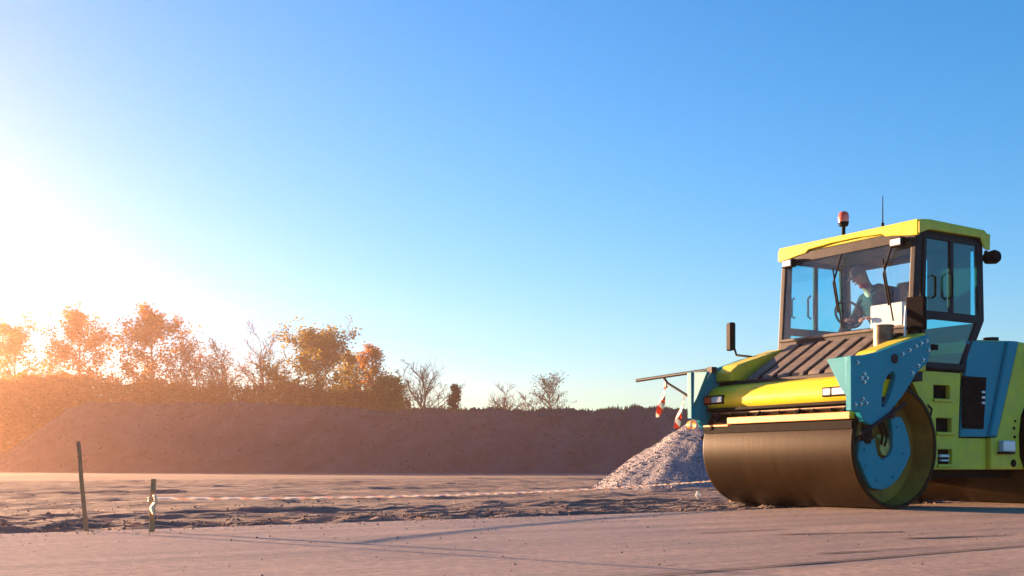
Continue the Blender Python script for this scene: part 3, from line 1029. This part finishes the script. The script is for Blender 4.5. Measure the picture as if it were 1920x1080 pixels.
# scraper beam, spray pipe and brackets in front of the drum
m = MB()
m.b(.585, .66, -.70, 1.10, .925, 1.0).b(.60, .645, -1.12, -.70, .90, .925)
sb_ = m.build('scraper_beam', M['sunorange'], RP, bevel=.006)
m = MB()
m.bar((.635, -1.12, .87), (.635, 1.11, .87), .012, .085)
m.build('scraper_blade', M['rubber'], sb_)
m = MB()
m.tube([(.52, -1.1, 1.06), (.52, 1.08, 1.06)], .022, 10)
for k in range(9):
    y = -1.0 + k * .25
    m.tube([(.52, y, 1.06), (.56, y, 1.02)], .014, 6)
m.build('spray_pipe', M['brownpipe'], RP, smooth=40)
for y in (-.95, -.3, .3, .95):
    m = MB()
    m.bar((.46, y, 1.10), (.62, y, .97), .03, .045)
    m.build('scraper_bracket', M['dark'], RP, bevel=.004)
m = MB()
m.b(.0, .45, -1.10, 1.10, .985, 1.03).b(.43, .47, -1.1, 1.1, 1.0, 1.09)
m.build('drum_guard', M['black'], RP, bevel=.006)

# sloping tread panel between hood and windscreen
def slope(x): return 1.865 + (1.435 - 1.865) * (x + .40) / .70
m = MB()
m.prism([(-.40, 1.40), (-.40, slope(-.40)), (.30, slope(.30)), (.30, 1.40)], -.80, .88).build('slope_panel', M['black'], RP, bevel=.006)
for k in range(7):
    y0 = -.76 + k * .235
    m = MB()
    m.prism([(-.385, slope(-.385) + .002), (-.385, slope(-.385) + .034), (.275, slope(.275) + .034), (.295, slope(.295) + .002)], y0, y0 + .165)
    m.build('tread_slat', M['slat'], RP, bevel=.008)
# side fairings
def fairing(s):
    m = MB()
    m.prism([(.42, 1.44), (.42, 1.55), (.30, 1.635), (-.40, 1.85), (-.44, 1.85), (-.44, 1.44)], s * .885, s * 1.16)
    m.build('side_fairing', M['lime'], RP, bevel=.02, seg=3)
both(fairing)
# exhaust stub
m = MB()
m.tube([(-.22, .78, 1.66), (-.22, .78, 1.94)], .105, 24)
m.tube([(-.22, .78, 1.94), (-.22, .78, 1.955)], .112, 24)
m.build('filter_housing', M['brownpipe'], RP, smooth=40)

# ---- cab
CW = .985
m = MB()
m.b(-1.50, -.50, -.93, .93, 1.475, 1.53)
m.build('cab_floor', M['dark'], RP, bevel=.01)
m = MB()
m.b(-.47, -.40, -.93, .93, 1.45, 1.93)
m.build('cab_front_wall', M['dark'], RP, bevel=.01)
m = MB()
m.prism([(-1.23, 1.53), (-1.56, 2.05), (-1.60, 2.05), (-1.30, 1.53)], -.93, .93)
m.build('cab_rear_wall', M['dark'], RP, bevel=.008)
m = MB()
m.b(-.475, -.39, -.95, .95, 1.93, 1.965)
m.build('windscreen_sill', M['slat'], RP, bevel=.012)
def side(s):
    y = s * CW
    m = MB()
    m.bar((-.47, s * .955, 1.80), (-.545, s * .955, 2.97), .085, .10)
    m.build('front_pillar', M['dark'], RP, bevel=.02, seg=3)
    m = MB()
    m.bar((-1.60, s * .955, 2.06), (-1.57, s * .955, 2.97), .075, .075)
    m.bar((-1.27, s * .955, 1.50), (-1.605, s * .955, 2.08), .075, .06)
    m.build('rear_pillar', M['dark'], RP, bevel=.012)
    # door with frame, panes, handle
    d = MB()
    fr = .045
    y0, y1 = s * .965, s * 1.005
    outer = [(-.56, 1.50), (-.56, 2.055), (-.60, 2.94), (-1.53, 2.94), (-1.565, 2.08), (-1.245, 1.50)]
    up = [(-.62, 2.125), (-.648, 2.90), (-1.03, 2.90), (-1.03, 2.125)]
    up2 = [(-1.09, 2.125), (-1.09, 2.90), (-1.49, 2.90), (-1.515, 2.125)]
    lo = [(-.62, 1.57), (-.62, 2.035), (-1.475, 2.035), (-1.22, 1.57)]
    d.prism(outer, y0, y1, [up, up2, lo])
    door = d.build('cab_door', M['dark'], RP, bevel=.008)
    def grow(P, g):
        cx = sum(p[0] for p in P) / len(P); cz = sum(p[1] for p in P) / len(P)
        return [(cx + (p[0] - cx) * g, cz + (p[1] - cz) * g) for p in P]
    for P in (up, up2, lo):
        MB().prism(grow(P, 1.02), s * .982, s * .988).build('pane', M['glass'], door)
    m = MB()
    m.tube([(-.72, s * 1.005, 2.5), (-.72, s * 1.05, 2.48), (-.72, s * 1.05, 2.28), (-.72, s * 1.005, 2.26)], .014, 8)
    m.build('grab_handle', M['black'], door, smooth=40)
    m = MB()
    m.tube([(-1.0, s * 1.005, 2.55), (-1.0, s * 1.05, 2.52), (-1.0, s * 1.05, 2.30), (-1.0, s * 1.005, 2.27)], .014, 8)
    m.build('grab_handle', M['black'], door, smooth=40)
    m = MB()
    m.b(-.70, -.80, s * 1.005, s * 1.03, 1.70, 1.76)
    m.build('door_latch', M['black'], door, bevel=.008)
both(side)
# windscreen, rear window and top frame
m = MB()
vs = [(-.435, -.91, 1.955), (-.435, .91, 1.955), (-.505, .91, 2.90), (-.505, -.91, 2.90)]
m.add([Vector(v) for v in vs] + [Vector(v) + Vector((-.006, 0, 0)) for v in vs], [(0, 1, 2, 3), (7, 6, 5, 4), (0, 4, 5, 1), (1, 5, 6, 2), (2, 6, 7, 3), (3, 7, 4, 0)])
m.build('windscreen', M['glassfront'], RP)
m = MB()
m.b(-1.600, -1.594, -.915, .915, 2.06, 2.92)
m.build('rear_window', M['glassfront'], RP)
m = MB()
m.b(-.57, -.49, -.98, .98, 2.87, 2.985).b(-1.62, -1.54, -.98, .98, 2.87, 2.985)
for s in (1, -1):
    m.b(-1.54, -.57, s * .92, s * .985, 2.94, 2.985)
m.build('top_frame', M['dark'], RP, bevel=.008)
m = MB()
m.b(-1.53, -.58, -.915, .915, 2.945, 2.982)
m.build('headliner', M['slat'], RP)
# roof shell with arched visor
roof = MB().prism([(-1.66, 2.99), (-1.67, 3.045), (-1.60, 3.085), (-.68, 3.105), (-.53, 3.09), (-.51, 3.045), (-.51, 2.99)], -1.02, 1.02).build('cab_roof', M['lime'], RP, bevel=.014, seg=3)
arch = [(-1.035, 3.085), (-1.035, 2.915), (-.93, 2.925), (-.72, 2.955), (-.60, 2.965), (-.55, 3.0), (-.2, 3.02), (.2, 3.02), (.55, 3.0), (.60, 2.965), (.72, 2.955), (.93, 2.925), (1.035, 2.915), (1.035, 3.085)]
MB().prism([(y * .986, z) for y, z in arch], -.515, -.475, axis='x').build('visor', M['yellow'], roof, bevel=.010)
for s in (1, -1):
    MB().prism([(-.48, 2.93), (-.64, 2.985), (-1.50, 2.985), (-1.575, 2.87), (-1.665, 2.86), (-1.672, 3.04), (-.48, 3.06)], s * 1.021, s * 1.045).build('roof_side_trim', M['lime'], roof, bevel=.008)
def work_lamp(x, y, z, dx, mm, black=False):
    m = MB()
    m.b(x, x + dx * .07, y - .085, y + .085, z - .045, z + .05)
    m.tube([(x + dx * .012, y, z + .04), (x - dx * .03, y, z + .085)], .014, 8)
    w = m.build('work_lamp', M['black'], roof, bevel=.012)
    m = MB()
    m.b(x + dx * .069, x + dx * .082, y - .07, y + .07, z - .033, z + .038)
    m.build('lens', mm, w, bevel=.008)
work_lamp(-.485, .78, 2.865, 1, M['lens'])
work_lamp(-.485, -.83, 2.87, 1, M['lens'])
m = MB()
for s in (1,):
    m.tube([(-1.66, s * .98, 2.86), (-1.72, s * 1.02, 2.80)], .02, 8)
    m.lathe_y([(s * .94, .005), (s * .945, .065), (s * 1.06, .08), (s * 1.10, .06), (s * 1.105, .0005)], (-1.73, 0, 2.79), 14)
m.build('rear_work_lamp', M['black'], roof, smooth=40)
# beacon and antenna
m = MB()
m.tube([(-.58, -.10, 3.09), (-.58, -.10, 3.21)], .022, 10)
m.tube([(-.58, -.10, 3.21), (-.58, -.10, 3.255)], [.05, .062], 18)
bc = m.build('beacon', M['black'], roof, smooth=40)
m = MB()
m.tube([(-.58, -.10, 3.255), (-.58, -.10, 3.31), (-.58, -.10, 3.355), (-.58, -.10, 3.375), (-.58, -.10, 3.38)], [.06, .064, .056, .034, .008], 20)
m.build('beacon_lens', M['orangelens'], bc, smooth=60)
m = MB()
m.tube([(-.55, .49, 3.095), (-.55, .49, 3.14)], .016, 8)
m.tube([(-.55, .49, 3.14), (-.548, .492, 3.44)], [.007, .004], 6)
m.build('antenna', M['black'], roof, smooth=40)
# wipers
for (y0, y1, z1) in ((-.02, -.30, 2.78), (.70, .42, 2.72)):
    m = MB()
    m.tube([(-.458, y0, 2.86), (-.455, (y0 + y1) / 2 + .02, 2.55), (-.435, y1 + .25, 2.20)], .011, 6)
    m.tube([(-.443, y1 + .16, 2.72), (-.425, y1 + .32, 2.02)], .009, 6)
    m.build('wiper', M['black'], RP, smooth=40)
# interior: console, steering column, seat, blind
m = MB()
m.b(-.86, -.55, -.62, .30, 1.53, 2.0)
m.build('dashboard', M['dark'], RP, bevel=.03)
m = MB()
m.b(-.80, -.72, .17, .62, 1.98, 2.27)
m.build('control_box', M['pale'], RP, bevel=.012)
m = MB()
m.bar((-.82, .40, 1.53), (-.76, .40, 1.99), .10, .08)
m.build('control_stand', M['dark'], RP, bevel=.01)
m = MB()
m.tube([(-.62, -.20, 1.95), (-.78, -.22, 2.20)], .035, 10)
ring = [(-.80 + .17 * math.cos(a) * .5, -.22 + .19 * math.sin(a), 2.22 + .17 * math.cos(a) * .86) for a in [i * math.pi / 12 for i in range(25)]]
m.tube(ring, .014, 7)
m.tube([ring[0], ring[12]], .012, 6)
m.build('steering_wheel', M['black'], RP, smooth=40)
m = MB()
m.box((-1.20, .06, 1.80), (.46, .50, .13))
m.box((-1.40, .06, 2.13), (.12, .48, .62), Matrix.Rotation(-.16, 3, 'Y'))
m.box((-1.46, .06, 2.52), (.09, .26, .20), Matrix.Rotation(-.16, 3, 'Y'))
m.b(-1.32, -1.08, -.1, .22, 1.53, 1.74)
m.build('seat', M['seat'], RP, bevel=.035, seg=3)
m = MB()
m.b(-1.30, -.98, .36, .46, 1.98, 2.05)
m.b(-1.30, -.98, -.34, -.24, 1.98, 2.05)
m.build('armrest', M['seat'], RP, bevel=.02)
m = MB()
m.b(-1.545, -1.535, .30, .88, 2.15, 2.90)
m.build('window_blind', M['seat'], RP)

# mirrors
def mirror(p_base, p_mid, c, sx, sy, sz, yaw):
    m = MB()
    m.tube([p_base, p_mid, (c[0] - .05, c[1], c[2] - sz * .35), (c[0] - .05, c[1], c[2] + sz * .2)], .014, 8)
    ar = m.build('mirror', M['black'], RP, smooth=40)
    m = MB()
    q = Matrix.Rotation(yaw, 3, 'Z')
    m.box(c, (sx, sy, sz), q)
    m.build('mirror_housing', M['black'], ar, bevel=.02, seg=3)
    m = MB()
    m.box(Vector(c) + q @ Vector((-sx / 2 - .003, 0, 0)), (.006, sy * .85, sz * .9), q)
    m.build('mirror_glass', M['mirrorface'], ar, bevel=.002)
mirror((-.10, -1.10, 1.76), (-.08, -1.34, 1.80), (-.06, -1.42, 2.03), .07, .16, .34, R(-25))
mirror((-.42, .93, 1.86), (-.36, 1.02, 1.92), (-.44, 1.03, 2.07), .07, .22, .36, R(12))
m = MB()
m.tube([(-.33, .97, 1.80), (-.36, .95, 2.0), (-.40, .93, 2.16)], .012, 8)
m.build('grab_rail', M['pale'], RP, smooth=40)

# step panel with three openings
sp = [(-.34, 1.47), (-.40, 1.36), (-.54, 1.17), (-.635, 1.02), (-.70, .84), (-.72, .65), (-.705, .52), (-.67, .41), (-1.155, .41), (-1.18, .80), (-1.215, 1.47)]
holes = []
for (x0, x1, z0, z1) in ((-.76, -1.03, 1.18, 1.325), (-.80, -1.06, .82, .97), (-.83, -1.07, .47, .63)):
    holes.append([(x0, z0), (x0, z1), (x1, z1), (x1, z0)])
m = MB().prism(sp, .94, 1.0, holes)
stp = m.build('step_panel', M['lime'], RP, bevel=.008)
m = MB()
m.b(-.74, -1.12, .86, .936, .44, 1.40)
m.build('step_recess', M['black'], stp)
for (x0, x1, z0, z1) in ((-.76, -1.03, 1.18, 1.325), (-.80, -1.06, .82, .97), (-.83, -1.07, .47, .63)):
    m = MB()
    m.b(x0 + .02, x1 - .02, .94, 1.03, z0 - .035, z0 - .005)
    m.build('step_tread', M['lime'], stp, bevel=.006)
m = MB()
m.b(-.90, -1.06, .938, .975, .545, .575).b(-.92, -1.05, .938, .975, .50, .52)
m.build('step_bracket', M['pale'], stp, bevel=.004)
MB().prism(sp, -1.0, -.94).build('step_panel', M['lime'], RP, bevel=.008)
m = MB()
m.tube([(-.66, .985, 1.12), (-.685, 1.035, 1.06), (-.70, 1.0, .97)], .012, 7)
m.build('step_handle', M['dark'], RP, smooth=40)

# chassis and engine bay
m = MB()
m.b(-2.35, -.74, -.84, .84, .31, .50).b(-3.2, -.45, -.50, .50, .95, 1.20).b(-2.2, -.78, -.84, .84, .50, 1.46)
m.build('chassis', M['black'], RP, bevel=.01)
m = MB()
m.prism([(-1.30, 1.47), (-1.36, 1.80), (-1.45, 1.86), (-2.3, 1.89), (-3.55, 1.80), (-3.75, 1.55), (-3.75, 1.34), (-1.30, 1.34)], -.955, .955)
eng = m.build('engine_cover', M['lime'], RP, bevel=.03, seg=3)
def eside(s):
    MB().prism([(-1.35, 1.835), (-2.0, 1.862), (-1.66, .775), (-1.20, .77)], s * .95, s * 1.005).build('side_cover', M['blue'], eng, bevel=.008)
    MB().prism([(-2.005, 1.87), (-2.20, 1.875), (-1.80, .775), (-1.665, .775)], s * .95, s * 1.045).build('side_stripe', M['blue'], eng, bevel=.025, seg=3)
    MB().prism([(-2.205, 1.85), (-3.6, 1.70), (-3.6, 1.35), (-2.62, 1.33), (-2.36, 1.20), (-2.25, 1.02), (-2.215, .80), (-2.23, .56), (-2.31, .41), (-1.70, .41), (-1.70, .765), (-1.805, .77)], s * .95, s * 1.03).build('rear_side_panel', M['lime'], eng, bevel=.015, seg=3)
    MB().prism([(-1.19, .76), (-1.69, .76), (-1.69, .41), (-1.165, .41)], s * .93, s * .975).build('lower_side_panel', M['lime'], eng, bevel=.008)
    g = MB().prism([(-1.235, 1.44), (-1.65, 1.44), (-1.60, .86), (-1.225, .86)], s * 1.0, s * 1.009).build('vent_grille', M['black'], eng)
    for k in range(9):
        z = .905 + k * .062
        m = MB()
        m.bar((-1.25, s * 1.015, z), (-1.585, s * 1.015, z), .02, .016)
        m.build('louvre', M['black'], g, bevel=.003)
    for z in (1.14, 1.20, 1.26):
        m = MB()
        m.b(-1.545, -1.60, s * 1.024, s * 1.03, z, z + .025)
        m.build('vent_mark', M['pale'], g, bevel=.002)
    # indicator lamp, plugs
    m = MB()
    m.b(-1.83, -2.05, s * 1.03, s * 1.10, .61, .735)
    il = m.build('side_lamp', M['bluelens'], RP, bevel=.012)
    m = MB()
    m.b(-1.80, -2.08, s * 1.03, s * 1.075, .585, .605)
    m.build('lamp_base', M['black'], il, bevel=.004)
    for (x, z, r) in ((-2.13, .96, .014), (-2.11, .88, .018), (-2.12, .78, .018), (-2.10, .48, .045)):
        m = MB()
        m.lathe_y([(s * 1.03, r), (s * 1.04, r), (s * 1.041, .0005)], (x, 0, z), 10)
        m.build('plug', M['black'], eng, smooth=30)
both(eside)
m = MB()
m.tube([(-2.02, .80, 1.86), (-2.02, .80, 1.925)], .085, 16)
m.build('filler_cap', M['dark'], eng, smooth=40)

# edge guide bar on the far side
m = MB()
m.tube([(.60, -.98, 1.575), (.60, -2.43, 1.53)], .021, 10)
m.b(.56, .64, -1.06, -.98, 1.53, 1.60)
gb = m.build('edge_guide_bar', M['dark'], RP, smooth=40)
m = MB()
m.tube([(.60, -1.90, 1.535), (.60, -1.82, 1.46), (.60, -1.45, 1.29), (.60, -1.24, 1.22)], .016, 8)
m.build('guide_strut', M['dark'], gb, smooth=40)
m = MB()
m.tube([(.62, -1.0, 1.56), (.70, -1.20, 1.28)], .014, 8)
m.build('guide_strut', M['pale'], gb, smooth=40)
m = MB()
m.lathe_y([(-1.30, .05), (-1.24, .05)], (.70, 0, .93), 14)
m.build('guide_eye', M['sunorange'], gb, smooth=40)

# red and white tape strips hanging from the bar
mw = Matrix.Translation(roller.location) @ Matrix.Rotation(R(-147.9137), 4, 'Z')
def strip(pts, w, label, seed):
    P = []
    for a, b in zip(pts, pts[1:]):
        for i in range(10):
            P.append(mw @ Vector(a).lerp(Vector(b), i / 10))
    P.append(mw @ Vector(pts[-1]))
    return ribbon(P, w, 1.1, 'tape_strip', label, seed, stripe=.16, m_='redtape')
strip([(.60, -1.88, 1.51), (.59, -1.87, 1.40), (.58, -1.95, 1.25), (.59, -2.03, 1.05)], .085, 'red and white tape tail hanging from the guide bar tip', 3)
strip([(.63, -1.47, 1.29), (.64, -1.50, 1.17), (.64, -1.56, 1.03), (.65, -1.60, .90)], .075, 'red tape tail hanging beside the drum under the strut', 6)

# ------------------------------------------------------------------ operator
def skin(name, chains, m, parent, sub=2):
    """chains: list of lists of (point, radius); chains after the first start at an index of an existing vertex"""
    me = bpy.data.meshes.new(name)
    V, Ed, Rr = [], [], []
    for ch in chains:
        prev = None
        for it in ch:
            if isinstance(it, int):
                prev = it
                continue
            p, r = it
            V.append(p); Rr.append(r)
            i = len(V) - 1
            if prev is not None: Ed.append((prev, i))
            prev = i
    me.from_pydata(V, Ed, [])
    me.update()
    o = bpy.data.objects.new(name, me)
    COL.objects.link(o)
    sk = o.modifiers.new('skin', 'SKIN')
    sk.use_smooth_shade = True
    for i, r in enumerate(Rr):
        sv = me.skin_vertices[0].data[i]
        sv.radius = r if isinstance(r, tuple) else (r, r)
        sv.use_root = (i == 0)
    ss = o.modifiers.new('sub', 'SUBSURF')
    ss.levels = ss.render_levels = sub
    dg = bpy.context.evaluated_depsgraph_get()
    me2 = bpy.data.meshes.new_from_object(o.evaluated_get(dg))
    bpy.data.objects.remove(o)
    me2.name = name
    me2.materials.clear()
    me2.materials.append(m)
    for p in me2.polygons: p.use_smooth = True
    o = bpy.data.objects.new(name, me2)
    COL.objects.link(o)
    if parent is not None: o.parent = parent
    return o
per = empty('person', mw @ Vector((-1.18, .04, 1.865)), R(-147.9137))
tag(per, 'operator in navy jacket and cap bending forward inside the cab', 'person')
# coordinates relative to the hips on the seat: x forward, y left, z up
HD = Vector((.24, -.23, .79))           # head centre
body = skin('body', [
    [((0.02, 0, .05), .12), ((.05, -.02, .25), .13), ((.07, -.06, .44), .13), ((.11, -.11, .58), .08), ((.155, -.16, .665), .055), ((.19, -.195, .73), (.066, .07)), ((.23, -.225, .80), (.085, .098)), ((.245, -.235, .87), (.075, .085)), ((.25, -.24, .905), .04)],
    [3, ((.08, .10, .52), .06), ((.17, .22, .32), .045), ((.36, .15, .26), .035), ((.42, .10, .27), .026), ((.47, .07, .275), (.016, .034))],
    [3, ((.10, -.30, .50), .06), ((.15, -.38, .30), .045), ((.30, -.32, .28), .035), ((.36, -.26, .29), .026), ((.41, -.235, .30), (.016, .034))],
    [0, ((.02, .10, .03), .09), ((.42, .14, .04), .07), ((.45, .14, -.20), .055), ((.44, .14, -.30), .05)],
    [0, ((.02, -.10, .03), .09), ((.42, -.16, .04), .07), ((.45, -.16, -.20), .055), ((.44, -.16, -.30), .05)],
], M['skin'], per)
def fingers(palm, fwd, side_, parent):
    for k in range(4):
        b = palm + side_ * (.03 - .02 * k)
        L = (.030, .034, .032, .025)[k]
        skin('finger', [[(b, .0095), (b + fwd * L + Vector((0, 0, .004)), .009), (b + fwd * L * 1.5 + Vector((0, 0, -.022)), .0085), (b + fwd * L * 1.2 + Vector((0, 0, -.044)), .0075)]], M['skin'], parent, 1)
    b = palm + side_ * .028 - fwd * .035
    skin('thumb', [[(b, .011), (b + side_ * .028 + fwd * .012, .010), (b + side_ * .034 + fwd * .042 + Vector((0, 0, -.01)), .009)]], M['skin'], parent, 1)
fingers(Vector((.485, .06, .272)), Vector((.9, -.35, -.1)).normalized(), Vector((-.35, -.9, 0)).normalized(), body)
fingers(Vector((.43, -.225, .298)), Vector((.9, .3, -.1)).normalized(), Vector((-.3, .9, 0)).normalized(), body)
# face: nose, ears, eyes, mouth
fx = Vector((.80, -.35, -.48)).normalized()     # face looks down and to the side
fz = (Vector((0, 0, 1)) - fx * fx.z).normalized()
fy = fz.cross(fx)
HC_ = Vector((.232, -.226, .80))
fm = MB()
def fpt(a, b, c): return HC_ + fx * a + fy * b + fz * c
fm.add([fpt(.085, 0, .03), fpt(.112, 0, -.012), fpt(.086, .018, -.02), fpt(.086, -.018, -.02), fpt(.088, 0, -.03)], [(0, 1, 2), (0, 3, 1), (1, 3, 4), (1, 4, 2)])
for s in (1, -1):
    fm.tube([fpt(-.005, s * .078, .02), fpt(-.012, s * .098, .005), fpt(-.005, s * .08, -.03)], [.010, .016, .009], 7)
fm.build('nose_and_ears', M['skin'], body, smooth=60)
fm = MB()
for s in (1, -1):
    fm.tube([fpt(.076, s * .034, .018), fpt(.089, s * .034, .018)], [.014, .006], 8)
fm.tube([fpt(.085, -.024, -.052), fpt(.092, 0, -.050), fpt(.085, .024, -.052)], .006, 6)
fm.build('eyes_and_mouth', M['redscarf'], body, smooth=60)
# clothes
skin('jacket', [
    [((0.0, 0, -.02), (.18, .16)), ((.01, 0, .16), (.20, .17)), ((.02, -.01, .34), (.22, .18)), ((.05, -.04, .51), (.22, .17)), ((.09, -.09, .62), (.15, .13)), ((.14, -.14, .685), (.095, .095))],
    [3, ((.05, .17, .54), .105), ((.11, .24, .40), .085), ((.17, .225, .31), .07), ((.28, .18, .275), .06), ((.37, .13, .268), .05)],
    [3, ((.08, -.29, .53), .105), ((.13, -.355, .37), .078), ((.16, -.375, .30), .07), ((.25, -.34, .285), .06), ((.325, -.295, .288), .05)],
], M['navy'], per)
skin('trousers', [
    [((.0, 0, .02), (.15, .13)), ((.02, .09, .02), .115), ((.24, .12, .04), .10), ((.44, .14, .03), .085), ((.46, .14, -.18), .072), ((.45, .14, -.29), .066)],
    [0, ((.02, -.09, .02), .115), ((.24, -.13, .04), .10), ((.44, -.16, .03), .085), ((.46, -.16, -.18), .072), ((.45, -.16, -.29), .066)],
], M['denim'], per)
for s in (.14, -.16):
    skin('boot', [[((.44, s, -.26), .055), ((.45, s, -.30), .058), ((.53, s, -.31), (.042, .05)), ((.58, s, -.315), (.032, .045))]], M['black'], per, 1)
m = MB()
cap = []
for i in range(7):
    t = i / 6 * 1.45
    for k in range(20):
        a = 2 * math.pi * k / 20
        cap.append(fpt(.104 * math.cos(t) * math.cos(a) - .008, .096 * math.cos(t) * math.sin(a), .045 + .095 * math.sin(t)))
m.add(cap, [(i * 20 + k, i * 20 + (k + 1) % 20, (i + 1) * 20 + (k + 1) % 20, (i + 1) * 20 + k) for i in range(6) for k in range(20)] + [tuple(120 + k for k in range(20))])
br = []
for k in range(11):
    a = -1.15 + 2.3 * k / 10
    br += [fpt(.100 * math.cos(a), .094 * math.sin(a), .05), fpt(.10 * math.cos(a) + .075 * math.cos(a * .8), .094 * math.sin(a), .03), fpt(.10 * math.cos(a) + .072 * math.cos(a * .8), .094 * math.sin(a), .024), fpt(.098 * math.cos(a), .092 * math.sin(a), .040)]
m.add(br, [(4 * k + j, 4 * k + (j + 1) % 4, 4 * k + 4 + (j + 1) % 4, 4 * k + 4 + j) for k in range(10) for j in range(4)])
m.build('cap', M['capcloth'], per, smooth=50)
skin('scarf', [[((.12, -.23, .69), .03), ((.20, -.245, .70), .035), ((.24, -.19, .70), .035), ((.22, -.11, .69), .03)]], M['redscarf'], per, 1)
